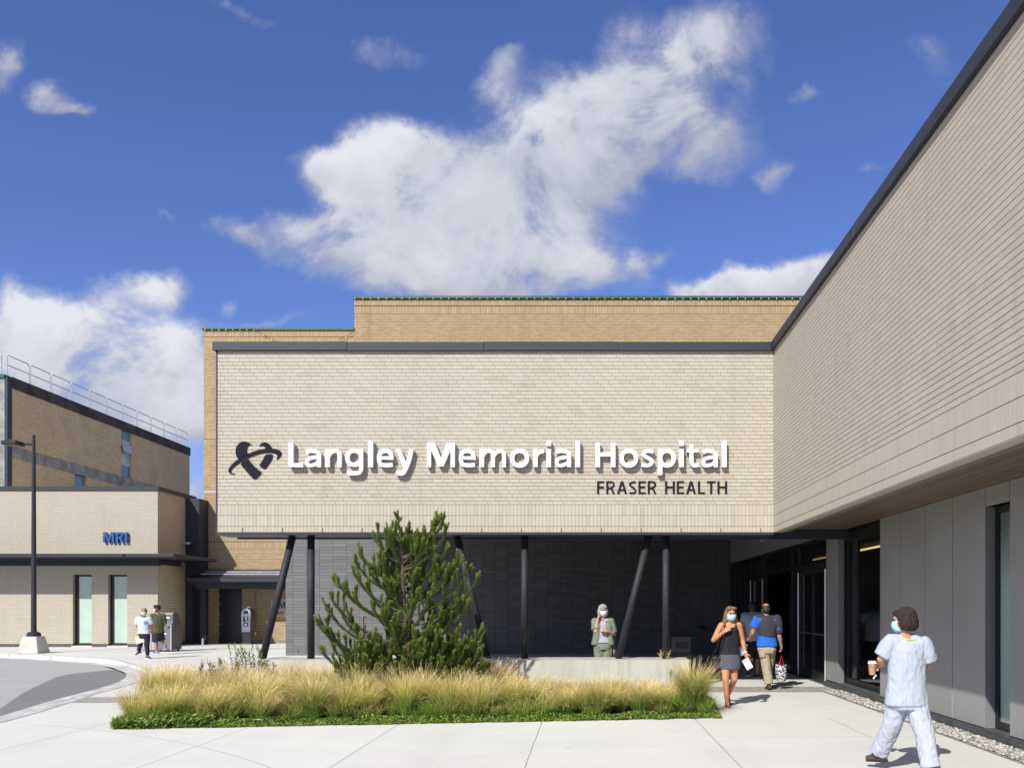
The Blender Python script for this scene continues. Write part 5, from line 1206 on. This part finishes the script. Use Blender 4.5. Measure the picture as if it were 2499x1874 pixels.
        for q in 'LR': mb.cap(s.tr(.97), J['sh'+q], .062*W, .056*W, 12); mb.cap(s.tr(1.10), J['sh'+q].lerp(s.tr(1.0), .25)+UPZ*.012, .045, .045*W, 10)
        for q in 'LR':
            s.limb(mb, [J['sh'+q], J['el'+q], J['wr'+q]], [.056*W, .042*W, .028])
            s.limb(mb, [J['el'+q], J['el'+q].lerp(J['wr'+q], .3)], [.040*W, .043*W])
            s.limb(mb, [J['hip'+q], J['kn'+q], J['an'+q]], [.088*W, .056*W, .036]); s.limb(mb, [J['kn'+q].lerp(J['an'+q], .12), J['kn'+q].lerp(J['an'+q], .38)], [.050*W, .053*W])
            t = J['toe'+q]; an = J['an'+q]; d = (t-an); hl = an-Vector((d.x, d.y, 0)).normalized()*.045+Vector((0, 0, -.045)); mb.cap(an, hl, .036, .030, 10); mb.cap(hl, t, .030, .026, 10); mb.cap(an.lerp(t, .25), t, .034, .022, 10)
        for q, hd in (('L', hand_l), ('R', hand_r)):
            if hd: s.hand(mb, J['wr'+q], J['ha'+q], Vector(hd[0]), Vector(hd[1]), hd[2], hand_S)
        s.head(mb, J['head'], J['face'] if isinstance(J['face'], Vector) else J['face'])
        return remeshed(mb, 'body', mat, s.root, voxel, 4)
    def top(s, name, mat, ease=.018, sleeve=.55, hem=-.18, flare=0.0, W=1.0, fold=.008, neck=1.03, strap=False, slack=.012):
        J = s.J; mb = MB(); a2, f2, tr = s.a2, s.f2, s.tr; sw = (J['shR']-J['shL']).length
        rings = [(hem, .165*W+ease+flare, .122*W+ease+flare*.6, a2(0), f2(0)), (0, .162*W+ease+flare*.7, .120*W+ease+flare*.4, a2(0), f2(0)), (.3, .146*W+ease+flare*.5, .106*W+ease+flare*.3, a2(.4), f2(.4)), (.62, .152*W+ease, .110*W+ease, a2(.7), f2(.7)), (.84, sw*.47+ease*.7, .108*W+ease*.8, a2(1), f2(1))]
        rings = [(tr(r_[0]),)+r_[1:] for i, r_ in enumerate(rings) if i == 0 or r_[0] > hem+.04]
        rings += [(tr(1.0), sw*.44+ease*.4, .082+ease*.6, a2(1), f2(1)), (tr(neck+.03), sw*.27, .066+ease*.4, a2(1), f2(1))] if not strap else [(tr(.93), sw*.36, .106*W+ease*.5, a2(1), f2(1))]
        mb.loft(rings, 28)
        if sleeve:
            for q in 'LR':
                mb.cap(tr(.93), J['sh'+q]-UPZ*.004, .074*W+ease*.8, .062*W+ease*.75, 14); mb.cap(tr(1.06), J['sh'+q].lerp(tr(1.0), .22)+UPZ*.010, .046+ease*.5, .050*W+ease*.6, 12); mb.ell(J['sh'+q]-UPZ*.005, (.062*W+ease*.8,)*3, None, 14, 10)
                a, b, c = J['sh'+q], J['el'+q], J['wr'+q]; e = a.lerp(b, sleeve) if sleeve <= 1 else b.lerp(c, sleeve-1)
                ps = [a+(a-b).normalized()*.02, a.lerp(b, .3), e] if sleeve <= 1 else [a+(a-b).normalized()*.02, b, e]
                mb.tube(ps, [.060*W+ease*.6, .058*W+ease+slack*.5, .052*W+ease+slack] if sleeve <= 1 else [.062*W+ease, .050*W+ease+slack, .040*W+ease], 18)
        if strap:
            for q in (-1, 1):
                for sy in (-1, 1): mb.cap(tr(.88)+s.ax*(.085*q)+s.fy*(.095*sy*W), tr(1.06)+s.ax*(.088*q)+s.fy*(.025*sy), .022, .018, 8)
        return remeshed(mb, name, mat, s.root, .009, 3, fold)
    def pants(s, name, mat, ease=.018, upto=2.0, W=1.0, fold=.008, waist=.10, leg=(1, 1)):
        J = s.J; mb = MB(); a2, f2, tr = s.a2, s.f2, s.tr
        mb.loft([(tr(-.20), .125*W+ease, .115*W+ease, a2(0), f2(0)), (tr(-.06), .166*W+ease, .124*W+ease, a2(0), f2(0)), (tr(.02), .160*W+ease*.8, .118*W+ease*.8, a2(0), f2(0)), (tr(max(waist-.05, .05)), .154*W+ease*.5, .112*W+ease*.5, a2(.1), f2(.1)), (tr(waist+.06), .135*W, .095*W, a2(.2), f2(.2))], 26)
        for q in 'LR':
            a, b, c = J['hip'+q], J['kn'+q], J['an'+q]
            if upto <= 1: e = a.lerp(b, upto); mb.tube([a+UPZ*.02, a.lerp(e, .5), e], [.092*W+ease, .086*W+ease*1.2, .074*W+ease*1.6], 20)
            else: e = b.lerp(c, upto-1); mb.tube([a+UPZ*.02, a.lerp(b, .5), b, b.lerp(e, .5), e], [.092*W+ease, .080*W+ease, (.060*W+ease)*leg[0], (.056*W+ease)*leg[0], (.050*W+ease)*leg[1]], 20)
        return remeshed(mb, name, mat, s.root, .009, 3, fold)
    def shoe(s, q, mat, sole=None, name='shoe', low=True):
        J = s.J; an = J['an'+q]; t = J['toe'+q]; d = Vector((t.x-an.x, t.y-an.y, 0)).normalized(); dz = (t-an); mb = MB(); hl = an-d*.05+Vector((0, 0, -.050))+Vector((0, 0, 0))
        mb.cap(hl, t+d*.012, .040, .034, 12); mb.cap(an.lerp(hl, .5), an.lerp(t, .5), .042, .036, 12); mb.ell(an.lerp(hl, .3)-UPZ*.01, (.044, .044, .035), None, 10, 8)
        o = remeshed(mb, name, mat, s.root, .007, 3)
        if sole: 
            sm_ = MB(); p0 = hl-d*.035; p1 = t+d*.045; n = Vector((-d.y, d.x, 0)); zz = min(hl.z, t.z)-.034
            sm_.prism([(-.0, -.034), (.04, -.042), (.12, -.036), (.20, -.046), ((p1-p0).length-.03, -.036), ((p1-p0).length, 0), ((p1-p0).length-.03, .036), (.20, .046), (.12, .036), (.04, .042), (0, .034)], lambda p, h: p0.lerp(p1, p[0]/(p1-p0).length)+n*p[1]+Vector((0, 0, h-.032)), 0, .018); sm_.build('sole', sole, o, local=True, fixn=True)
        return o
    def shell(s, name, mat, parts, fold=.003, fscale=30, fstretch=(1, 1, .35), voxel=.007):
        mb = MB()
        for (c, r) in parts: mb.ell(s.at(*c), tuple(k*s.hs for k in r), s.hr, 16, 12)
        return remeshed(mb, name, mat, s.root, voxel, 3, fold, fscale, fstretch)
EYE_M = plain('dark eye', (.03, .022, .018), .2, .02, 5, obj=True)
MASK_M = cloth('pale blue surgical mask', (.42, .63, .72)); MASK_W = cloth('white face mask', (.72, .75, .80))
TAN_SKIN = skin('tanned skin', (.50, .225, .115)); BROWN_SKIN = skin('warm brown skin', (.40, .205, .125)); LIGHT_SKIN = skin('sunned light skin', (.52, .275, .185)); DEEP_SKIN = skin('brown skin', (.30, .155, .10))
def place(s, o): return o
def held(name, label, cat, root, mbs, mats, group=None):
    """a thing held or carried by somebody is a thing of its own, built round the holder's place"""
    r = thing(name, label, cat, root.location.copy(), group)
    for (nm, mb, mat, kw) in mbs: mb.build(nm, mat, r, local=True, **kw)
    return r

# --- woman in a black tank top walking towards the camera
F = Figure('woman in black tank top and striped skirt walking forward, blue mask and long brown hair', 0, 0, 5.925, 1720, 1460, 1722.5, 1772, 14.35)
F.set(head=(368, 232, -.03), shL=(238, 392, 0), shR=(492, 388, 0), elL=(124, 602, -.02), wrL=(258, 478, -.17), haL=(330, 420, -.20), elR=(548, 600, .03), wrR=(578, 790, -.04), haR=(612, 905, -.07),
      hipL=(308, 850, 0), hipR=(408, 850, .0), knL=(285, 1165, -.10), anL=(312, 1478, -.06), toeL=(314, 1538, -.24), knR=(425, 1165, -.02), anR=(378, 1425, .30), toeR=(372, 1508, .17))
F.J['face'] = Vector((.16, -1, -.10))
F.body(TAN_SKIN, 1.0, ((.5, .6, -.3), (0, -.2, 1), .9), ((.4, .3, 0), (.2, -1, 0), .55))
def stripes():
    m, t, b = newmat('navy skirt with white stripes'); x, y, z = t.sep(objc(t))
    u = t.m('ADD', t.m('MULTIPLY', t.m('ABSOLUTE', t.m('SUBTRACT', x, -.01)), -1.0), t.m('MULTIPLY', z, 1.0)); f = t.m('FRACT', t.m('DIVIDE', u, .034))
    t.put(b.inputs['Base Color'], t.mix(t.m('LESS_THAN', f, .15), (.016, .020, .038), (.34, .36, .42))); b.inputs['Roughness'].default_value = .8; return m
black_top = cloth('black jersey', (.016, .016, .020))
F.top('tank_top', black_top, .010, 0, -.12, .0, 1.0, .005, strap=True)
mb = MB(); mb.loft([(F.hip+UPZ*.13, .152, .112, F.hx, F.hfy), (F.hip+UPZ*.02, .172, .130, F.hx, F.hfy), (F.hip-UPZ*.10, .184, .142, F.hx, F.hfy), (F.hip-UPZ*.195, .178, .148, F.hx, F.hfy)], 28); remeshed(mb, 'skirt', stripes(), F.root, .009, 2, .006)
HAIR_B = plain('brown hair', (.20, .115, .060), .5, .35, 60, bump=.4, bscale=160, obj=True, col2=(.11, .06, .03))
F.shell('hair', HAIR_B, [((0, -.026, .045), (.088, .096, .092)), ((-.072, -.018, -.05), (.038, .062, .125)), ((.076, -.022, -.05), (.034, .058, .125)), ((0, -.075, -.06), (.085, .050, .13)), ((-.105, -.02, -.13), (.034, .045, .07)), ((.098, -.02, -.125), (.028, .045, .06)), ((-.035, .050, .105), (.050, .040, .028)), ((.045, .050, .098), (.045, .036, .028))], .007, 30)
F.face_bits(HAIR_B); F.mask(MASK_M)
sand = plain('dark sandal', (.035, .030, .028), .6, .1, 20, obj=True)
for q in 'LR':
    an, t = F.J['an'+q], F.J['toe'+q]; hl = an+Vector((0, .05, -.055)); mb = MB()
    d = (t-hl); n = Vector((-d.y, d.x, 0)).normalized(); L = d.length+.06
    mb.prism([(-.03, -.03), (.05, -.038), (.14, -.036), (L-.05, -.046), (L-.01, -.03), (L, 0), (L-.01, .03), (L-.05, .046), (.14, .036), (.05, .038), (-.03, .03)], lambda p, h: hl+d.normalized()*p[0]+n*p[1]+Vector((0, 0, h-.046)), 0, .022)
    o = mb.build('sandal', sand, F.root, local=True, fixn=True); st = MB(); c = hl.lerp(t, .62); top_ = an.lerp(t, .42)+Vector((0, -.01, .016))
    st.tube([c+n*.042-UPZ*.015, top_+n*.015, top_-n*.015, c-n*.042-UPZ*.015], .007, 6); st.tube([top_, t+Vector((0, -.005, .012))], .006, 6); st.build('strap', sand, o, local=True)
# bracelet and its wearer's shoulder bag
br = MB(); w_, e_ = F.J['wrR'], F.J['elR']; dd = (w_-e_).normalized(); br.tube([w_-dd*.022, w_+dd*.004], .037, 14); br.build('wristband', plain('white wristband', (.7, .68, .66), .5, .05, 5, obj=True), F.root, local=True)
leather = plain('black leather', (.012, .012, .014), .32, .15, 14, bump=.3, bscale=40, obj=True)
g = F.f(158, 890, -.02); bm_ = MB(); bm_.ell(g+UPZ*.0, (.080, .052, .083)); bm_.box(g.x-.078, g.x+.078, g.y-.05, g.y+.05, g.z-.078, g.z+.035)
hb = thing('handbag', 'black leather shoulder bag hanging at the hip of the woman in the tank top', 'bag', F.root.location.copy())
remeshed(bm_, 'bag_body', leather, hb, .008, 4, .003)
mb = MB(); mb.tube([g+Vector((-.06, 0, .07)), F.f(162, 730, -.05), F.f(200, 560, -.10), F.f(262, 455, -.15), F.f(262, 385, -.075), F.f(268, 365, .0)], .008, 6); mb.tube([g+Vector((.055, 0, .07)), F.f(232, 640, -.12), F.f(275, 450, -.165)], .007, 6); mb.build('strap', leather, hb, local=True)
mb = MB(); mb.box(g.x-.075, g.x+.075, g.y-.054, g.y-.048, g.z+.032, g.z+.042); mb.build('zip', M['bindark'], hb, local=True)
def sheet(c, ux, uz, mat, name, label, cat, root, th=.004):
    mb = MB(); c, ux, uz = Vector(c), Vector(ux), Vector(uz); nn = ux.cross(uz).normalized()*th; mb.obox(c, ux, nn, uz)
    r = thing(name, label, cat, root.location.copy()); mb.build('sheet', mat, r, local=True); return r
paper = plain('white paper', (.60, .61, .65), .7, .03, 8, obj=True); bluepaper = plain('pale blue paper', (.36, .43, .58), .7, .05, 8, obj=True)
sheet(F.f(602, 940, -.10), (.048, -.01, .030), (.045, 0, -.078), paper, 'envelope', 'white folded paper in the hand of the woman in the tank top', 'paper', F.root)
sheet(F.f(545, 760, .06), (.080, .03, .020), (.02, .01, .085), bluepaper, 'leaflet', 'pale blue sheet held behind the forearm of the woman in the tank top', 'paper', F.root)

# --- man in lilac tee going in, seen from behind
F = Figure('man in lilac grey t-shirt and black shorts walking in at the doors', 0, 0, 6.914, 1800, 1460, 1653.5, 1838, 19.9)
F.set(head=(255, 142, .02), shL=(122, 285, 0), shR=(400, 285, 0), elL=(108, 470, .02), wrL=(118, 610, -.08), haL=(130, 680, -.10), elR=(420, 470, .06), wrR=(400, 600, -.10), haR=(390, 660, -.12),
      hipL=(205, 770, 0), hipR=(325, 770, 0), knL=(222, 1010, -.06), anL=(208, 1245, .18), toeL=(205, 1300, .30), knR=(338, 1030, .02), anR=(335, 1270, -.06), toeR=(318, 1318, .10))
F.J['face'] = Vector((-.1, 1, -.05)); F.body(DEEP_SKIN, 1.08, ((.3, .5, 0), (.3, .6, .3), .6), ((.3, .5, 0), (.3, .6, .3), .6), voxel=.009)
F.top('t_shirt', cloth('lilac grey jersey', (.36, .38, .49)), .026, .58, .13, .02, 1.08, .010); F.pants('shorts', cloth('black shorts', (.014, .014, .018)), .026, .92, 1.04, .008, waist=.18)
HAIR_K = plain('black hair', (.018, .015, .014), .5, .2, 60, bump=.4, bscale=160, obj=True)
F.shell('hair', HAIR_K, [((0, -.016, .045), (.086, .098, .088)), ((0, -.045, -.015), (.082, .070, .075))], .006, 40)
for q in 'LR': F.shoe(q, plain('dark trainer', (.04, .035, .035), .6, .1, 20, obj=True), M['label'])

# --- man in blue shirt with a dark sweater over his shoulders
F = Figure('balding man in blue shirt and khaki trousers with dark sweater over his shoulders', 0, 0, 6.914, 1800, 1460, 1682.5, 1872, 17.15)
F.set(head=(482, 188, .02), shL=(325, 345, 0), shR=(668, 365, 0), elL=(258, 585, .04), wrL=(240, 690, .20), haL=(246, 720, .26), elR=(700, 640, -.03), wrR=(745, 815, .03), haR=(752, 930, .05),
      hipL=(432, 830, 0), hipR=(560, 830, 0), knL=(478, 1130, -.02), anL=(520, 1455, -.06), toeL=(505, 1515, .10), knR=(568, 1110, .16), anR=(552, 1330, .42), toeR=(556, 1405, .54))
F.J['face'] = Vector((.02, 1, -.06)); F.body(BROWN_SKIN, 1.05, ((.2, .5, 0), (.3, .6, .3), .6), ((-.4, .25, 0), (-.2, .9, 0), 1.05))
F.top('shirt', cloth('bright blue jersey', (.022, .135, .56), col2=(.018, .105, .45)), .026, .60, .055, .016, 1.0, .010)
F.pants('trousers', cloth('khaki cotton', (.36, .315, .22)), .018, 1.93, 1.0, .013, leg=(1.12, 1.22))
pk = MB(); pk.obox(F.f(400, 930, -.118), (.058, -.01, .0), (0, .012, 0), (0, 0, .062)); remeshed(pk, 'cargo_pocket', cloth('khaki pocket', (.35, .305, .21)), F.root, .007, 2, .006)
sw_ = MB(); a_, f_ = F.ax, F.fy; mid = F.mid
sw_.loft([(F.tr(.40)-a_*.0, .178, .150, a_, f_), (F.tr(.62), .190, .158, a_, f_), (F.tr(.86), .195, .148, a_, f_), (F.tr(1.0), .165, .115, a_, f_), (F.tr(1.13), .090, .085, a_, f_)], 28)
for q in 'LR': sw_.cap(F.tr(1.0), F.J['sh'+q]+UPZ*.008, .088, .078, 14)
sw_.cap(F.J['shL']-UPZ*.02, F.J['shL'].lerp(F.J['elL'], .25)+F.ax*.02, .078, .06, 14)
sw_.cap(F.J['shR']+UPZ*.01, F.J['shR'].lerp(F.J['elR'], .66), .096, .088, 14)
def slate(): return cloth('dark slate sweater', (.040, .040, .050))
remeshed(sw_, 'draped_sweater', slate(), F.root, .009, 3, .013, 7)
F.shell('hair', HAIR_K, [((0, -.050, -.010), (.081, .062, .072)), ((0, -.040, .035), (.079, .068, .055)), ((-.055, -.012, .005), (.030, .070, .055)), ((.055, -.012, .005), (.030, .070, .055))], .002, 40)
for q in 'LR': F.shoe(q, plain('brown shoe', (.055, .038, .032), .5, .1, 20, obj=True), M['frame'])
F.face_bits(HAIR_K)
g = F.f(745, 1250, .06); bt = thing('tote_bag', 'black and white patterned tote bag with red handles carried by the man in blue', 'bag', F.root.location.copy())
def bagmat():
    m, t, b = newmat('black and white print'); p = objc(t); n = t.noise(t.vm('MULTIPLY', p, (9, 9, 17)), 2.6, 2, .4, .6).outputs['Fac']
    t.put(b.inputs['Base Color'], t.mix(t.m('GREATER_THAN', n, .505), (.014, .014, .017), (.62, .63, .66))); b.inputs['Roughness'].default_value = .45; return m
mb = MB(); mb.loft([(g-UPZ*.17, .085, .055, (1, 0, 0), (0, 1, 0)), (g-UPZ*.05, .105, .072, (1, 0, 0), (0, 1, 0)), (g+UPZ*.15, .108, .066, (1, 0, 0), (0, 1, 0))], 20); remeshed(mb, 'bag_body', bagmat(), bt, .009, 2, .009)
red = cloth('red strap', (.48, .012, .065))
mb = MB(); hp = F.J['haR']-UPZ*.035
for q in (-1, 1): mb.tube([g+Vector((.055, .03*q, .13)), g.lerp(hp, .6)+Vector((.028, .012*q, 0)), hp, g.lerp(hp, .6)+Vector((-.022, .012*q, 0)), g+Vector((-.040, .03*q, .13))], [(.006, .016)]*5, 8, ref=(1, 0, 0))
mb.build('handle', red, bt, local=True)

# --- older woman on the phone behind the seat wall
F = Figure('grey haired woman in sage shirt talking on a phone behind the seat wall', 0, 0, 10.367, 1420, 1460, 1681, 1472, 17.3)
F.set(head=(532, 322, 0), shL=(335, 590, .02), shR=(735, 590, .02), elL=(345, 830, -.10), wrL=(402, 520, -.10), haL=(425, 430, -.09), elR=(815, 900, 0), wrR=(610, 830, -.20), haR=(510, 790, -.22),
      hipL=(440, 1180, 0), hipR=(640, 1180, 0), knL=(440, 1750, -.03), anL=(435, 2200, 0), toeL=(425, 2270, -.16), knR=(640, 1750, -.03), anR=(650, 2200, 0), toeR=(665, 2270, -.16))
F.J['face'] = Vector((.08, -1, -.05)); F.body(LIGHT_SKIN, 1.04, ((.8, .2, 0), (.1, -1, .3), .8), ((.2, .6, -.6), (-.3, -.2, 1), .9))
F.top('t_shirt', cloth('pale grey tee', (.36, .35, .38)), .014, .30, .10, .01, 1.04, .006)
sage = cloth('sage cotton', (.17, .20, .15))
sh = MB()
for q, sx in (('L', -1), ('R', 1)):
    a, b = F.J['sh'+q], F.J['el'+q]; sh.cap(F.tr(1.02)+F.ax*.07*sx, a, .060, .076, 14); sh.ell(a, (.078, .080, .078), None, 14, 10); sh.tube([a+(a-b).normalized()*.03, a.lerp(b, .45), a.lerp(b, .92)], [.075, .080, .078], 18)
    pts = [(F.tr(1.04)+F.ax*.075*sx), F.tr(.8)+F.ax*.105*sx, F.tr(.4)+F.ax*.120*sx, F.tr(.02)+F.ax*.132*sx]
    sh.loft([(pts[3]+F.ax*.02*sx, .088, .142, F.ax, F.fy), (pts[2], .078, .138, F.ax, F.fy), (pts[1], .090, .138, F.ax, F.fy), (pts[0], .060, .088, F.ax, F.fy)], 18)
sh.loft([(F.tr(.02)+F.fy*-.10, .17, .05, F.ax, F.fy), (F.tr(.9)+F.fy*-.075, .17, .05, F.ax, F.fy)], 18)
remeshed(sh, 'overshirt', sage, F.root, .009, 3, .008); cl = MB()
for sx in (-1, 1): cl.cap(F.tr(1.09)+F.ax*.065*sx-F.fy*.03, F.tr(.98)+F.ax*.075*sx+F.fy*.105, .018, .014, 8)
remeshed(cl, 'collar', sage, F.root, .007, 3)
F.pants('trousers', cloth('sage trousers', (.18, .205, .14)), .022, 1.9, 1.0, .012, waist=.12, leg=(1.25, 1.5))
HAIR_G = plain('silver hair', (.36, .34, .31), .5, .25, 60, bump=.4, bscale=140, obj=True)
F.shell('hair', HAIR_G, [((0, -.02, .048), (.094, .100, .094)), ((-.070, -.005, -.025), (.036, .066, .085)), ((.074, -.005, -.025), (.036, .066, .085)), ((0, -.06, -.02), (.090, .055, .095)), ((0, .058, .082), (.072, .034, .034))], .006, 34)
F.face_bits(HAIR_G); F.mask(MASK_W)
for q in 'LR': F.shoe(q, sand)
gl = MB(); at = F.at
for q in (-1, 1): gl.tube([at(.032*q+.024*math.cos(a), .100, .012+.018*math.sin(a)) for a in np.linspace(0, 6.28, 13)], .0024, 5)
gl.tube([at(-.010, .104, .014), at(.010, .104, .014)], .0024, 5); gl.build('spectacles', M['frame'], F.root, local=True)
wr = F.f(828, 1072, -.03); ph = F.f(438, 418, -.085)
mb = MB(); mb.obox(ph, (.004, .020, .0), (.0, .002, .004), (.018, .010, .068)); held('phone', 'black phone held to the ear of the grey haired woman', 'phone', F.root, [('case', mb, M['frame'], {})], None)
hb = thing('handbag', 'mauve slouchy handbag hanging from the arm of the grey haired woman', 'bag', F.root.location.copy()); g = F.f(800, 1340, .02)
mb = MB(); mb.ell(g, (.050, .045, .105)); mb.ell(g+Vector((.006, 0, .075)), (.032, .03, .07)); remeshed(mb, 'bag_body', plain('mauve leather', (.22, .145, .145), .5, .1, 10, obj=True), hb, .008, 4, .006)
mb = MB(); mb.tube([g+UPZ*.12, F.f(815, 1100, .0), F.f(800, 960, -.02), F.f(838, 930, .04), F.f(845, 1080, .04), g+Vector((.02, .02, .12))], .009, 6); mb.build('strap', plain('mauve strap', (.20, .13, .13), .5, .1, 10, obj=True), hb, local=True)

# --- health worker in pale scrubs walking away at the right
F = Figure('health worker in pale blue scrubs walking away past the grey panels with a coffee cup', 0, 0, 4.2125, 2080, 1480, 1888, 2212, 8.545)
F.set(head=(530, 150, 0), shL=(412, 356, .03), shR=(728, 378, -.01), elL=(322, 540, .07), wrL=(402, 605, .23), haL=(335, 640, .30), elR=(795, 590, .02), wrR=(700, 690, .20), haR=(650, 720, .24),
      hipL=(480, 935, 0), hipR=(632, 935, 0), knL=(436, 1255, .10), anL=(378, 1555, .30), toeL=(303, 1622, .36), knR=(700, 1285, -.10), anR=(742, 1625, -.16), toeR=(698, 1690, -.08))
F.J['face'] = Vector((-.88, .55, -.12)); F.body(LIGHT_SKIN, 1.0, ((.2, -.6, -.2), (.1, .2, 1), 1.0), ((.3, .5, 0), (-.5, .5, .3), .6))
scrub = cloth('pale blue scrubs', (.37, .41, .49), var=.04); scrub2 = cloth('pale lilac scrub trousers', (.42, .44, .52), var=.04)
F.top('scrub_top', scrub, .020, .86, -.13, .020, 1.0, .013, slack=.020)
F.pants('scrub_trousers', scrub2, .022, 1.97, 1.0, .015, leg=(1.08, 1.22))
ln = MB(); c = F.tr(1.07)+UPZ*.012; ln.tube([c+F.ax*(.098*math.cos(a))+F.fy*(.082*math.sin(a))+UPZ*(.022*math.sin(a)*-1) for a in np.linspace(0, 6.2832, 25)], .007, 6, caps=False); ln.build('lanyard', plain('yellow lanyard', (.55, .50, .08), .6, .1, 20, obj=True), F.root, local=True)
HAIR_D = plain('dark brown hair', (.026, .014, .011), .85, .3, 60, bump=.5, bscale=130, obj=True)
F.shell('hair', HAIR_D, [((0, -.028, .045), (.096, .102, .092)), ((-.064, -.030, -.015), (.046, .066, .078)), ((.064, -.030, -.015), (.046, .066, .078)), ((0, -.080, -.018), (.082, .052, .085)), ((0, .060, .088), (.060, .034, .026))], .011, 60, (1, 1, .55), .006)
F.face_bits(HAIR_D); F.mask(MASK_M)
for q in 'LR': F.shoe(q, plain('brown clog', (.075, .040, .032), .45, .1, 20, obj=True), M['frame'])
cpt = F.f(296, 650, .262); CUP = thing('coffee_cup', 'brown paper coffee cup with white lid held by the health worker', 'cup', F.root.location.copy())
mb = MB(); mb.tube([cpt-UPZ*.068, cpt+UPZ*.045], [.030, .040], 24); mb.build('cup_body', plain('kraft paper cup', (.36, .225, .13), .7, .1, 20, obj=True), CUP, local=True, smooth=False)
mb = MB(); mb.tube([cpt+UPZ*.046, cpt+UPZ*.056, cpt+UPZ*.058, cpt+UPZ*.072], [.044, .044, .040, .037], 24); mb.build('lid', plain('white cup lid', (.80, .80, .80), .35, .02, 5, obj=True), CUP, local=True)
mb = MB(); mb.tube([F.f(300, 760, .24), F.f(335, 725, .26)], .008, 8); tag(mb.build('pen', M['white'], base=tuple(F.root.location), local=True), 'short white pen sticking out below the hand with the coffee cup', 'pen')

# --- woman with a folder by the bins
F = Figure('woman in white t-shirt and black leggings striding by the bins, pale folder in hand', 0, 0, 9.217, 280, 1440, 1607.3, 358, 27.05)
F.set(head=(668, 490, -.02), shL=(512, 640, 0), shR=(765, 640, .03), elL=(495, 850, .03), wrL=(538, 985, -.06), haL=(560, 1050, -.09), elR=(800, 830, .10), wrR=(770, 930, .22), haR=(760, 980, .26),
      hipL=(610, 1010, 0), hipR=(715, 1010, 0), knL=(560, 1195, .06), anL=(455, 1360, .22), toeL=(425, 1450, .18), knR=(745, 1245, -.05), anR=(742, 1472, 0), toeR=(815, 1522, -.05))
F.J['face'] = Vector((.25, -1, .02)); F.body(BROWN_SKIN, 1.0, ((.5, .3, 0), (.2, -1, 0), .8), ((.3, .5, 0), (.2, -1, 0), .5), voxel=.009)
def teeprint():
    m, t, b = newmat('white tee with a faded blue print'); x, y, z = t.sep(objc(t)); n = t.noise(objc(t), 14, 3, .6).outputs['Fac']
    d = t.m('SQRT', t.m('ADD', t.m('POWER', t.m('SUBTRACT', x, .02), 2), t.m('POWER', t.m('SUBTRACT', z, 1.13), 2)))
    f = t.m('MULTIPLY', t.smooth(t.m('ADD', d, t.m('MULTIPLY', n, .06)), .13, .05), t.m('LESS_THAN', y, 0)); t.put(b.inputs['Base Color'], t.mix(f, (.45, .48, .57), (.13, .19, .42))); b.inputs['Roughness'].default_value = .85; return m
F.top('t_shirt', teeprint(), .022, .62, .10, .012, 1.0, .010); F.pants('leggings', cloth('black leggings', (.020, .019, .026)), .008, 1.92, 1.0, .003, waist=.16)
F.shell('hair', HAIR_K, [((0, -.022, .042), (.084, .094, .086)), ((0, -.07, -.02), (.07, .05, .08)), ((.085, -.05, -.13), (.030, .035, .085)), ((.04, -.08, -.08), (.05, .04, .06))], .004, 34)
F.face_bits(HAIR_K); F.mask(MASK_M)
for q in 'LR': F.shoe(q, plain('black trainer', (.025, .025, .025), .6, .1, 20, obj=True), M['label'])
sheet(F.f(598, 1098, -.10), (.130, -.01, .038), (-.024, 0, .115), plain('cream card', (.52, .48, .43), .7, .04, 8, obj=True), 'folder', 'cream card folder in the hand of the woman by the bins', 'folder', F.root, .006)

# --- man in turban and olive top
F = Figure('man in dark turban, olive top and dark shorts walking by the waste bins', 0, 0, 9.217, 280, 1440, 1597.5, 384, 29.4)
F.set(head=(950, 425, 0), shL=(872, 585, -.09), shR=(1052, 575, .10), elL=(838, 740, -.10), wrL=(842, 855, -.16), haL=(838, 905, -.18), elR=(1075, 760, .12), wrR=(1050, 880, .06), haR=(1040, 930, .04),
      hipL=(930, 985, -.06), hipR=(1000, 985, .07), knL=(940, 1170, -.05), anL=(955, 1375, -.04), toeL=(865, 1428, -.05), knR=(1030, 1155, .10), anR=(1095, 1230, .12), toeR=(1095, 1315, .11))
F.J['face'] = Vector((-.95, -.20, -.05)); F.body(BROWN_SKIN, 1.05, ((.3, .3, 0), (-1, 0, 0), .6), ((.3, .3, 0), (-1, 0, 0), .6), voxel=.009)
F.top('olive_top', cloth('olive knit', (.090, .083, .045)), .032, 1.0, .05, .015, 1.05, .012, slack=.01); F.pants('shorts', cloth('charcoal shorts', (.030, .029, .032)), .026, .90, 1.0, .008)
F.shell('turban', cloth('dark maroon turban', (.030, .018, .022)), [((0, -.015, .060), (.096, .112, .080)), ((0, .03, .095), (.075, .075, .055)), ((0, -.04, .02), (.090, .085, .055))], .006, 16, (.5, .5, 2.4))
F.shell('beard', HAIR_K, [((0, .040, -.075), (.062, .062, .05)), ((-.062, .01, -.035), (.02, .04, .05)), ((.062, .01, -.035), (.02, .04, .05))], .003, 40)
F.face_bits(HAIR_K); F.mask(MASK_W)
for q in 'LR': F.shoe(q, plain('blue shoe', (.15, .18, .42), .6, .1, 20, obj=True), M['label'])
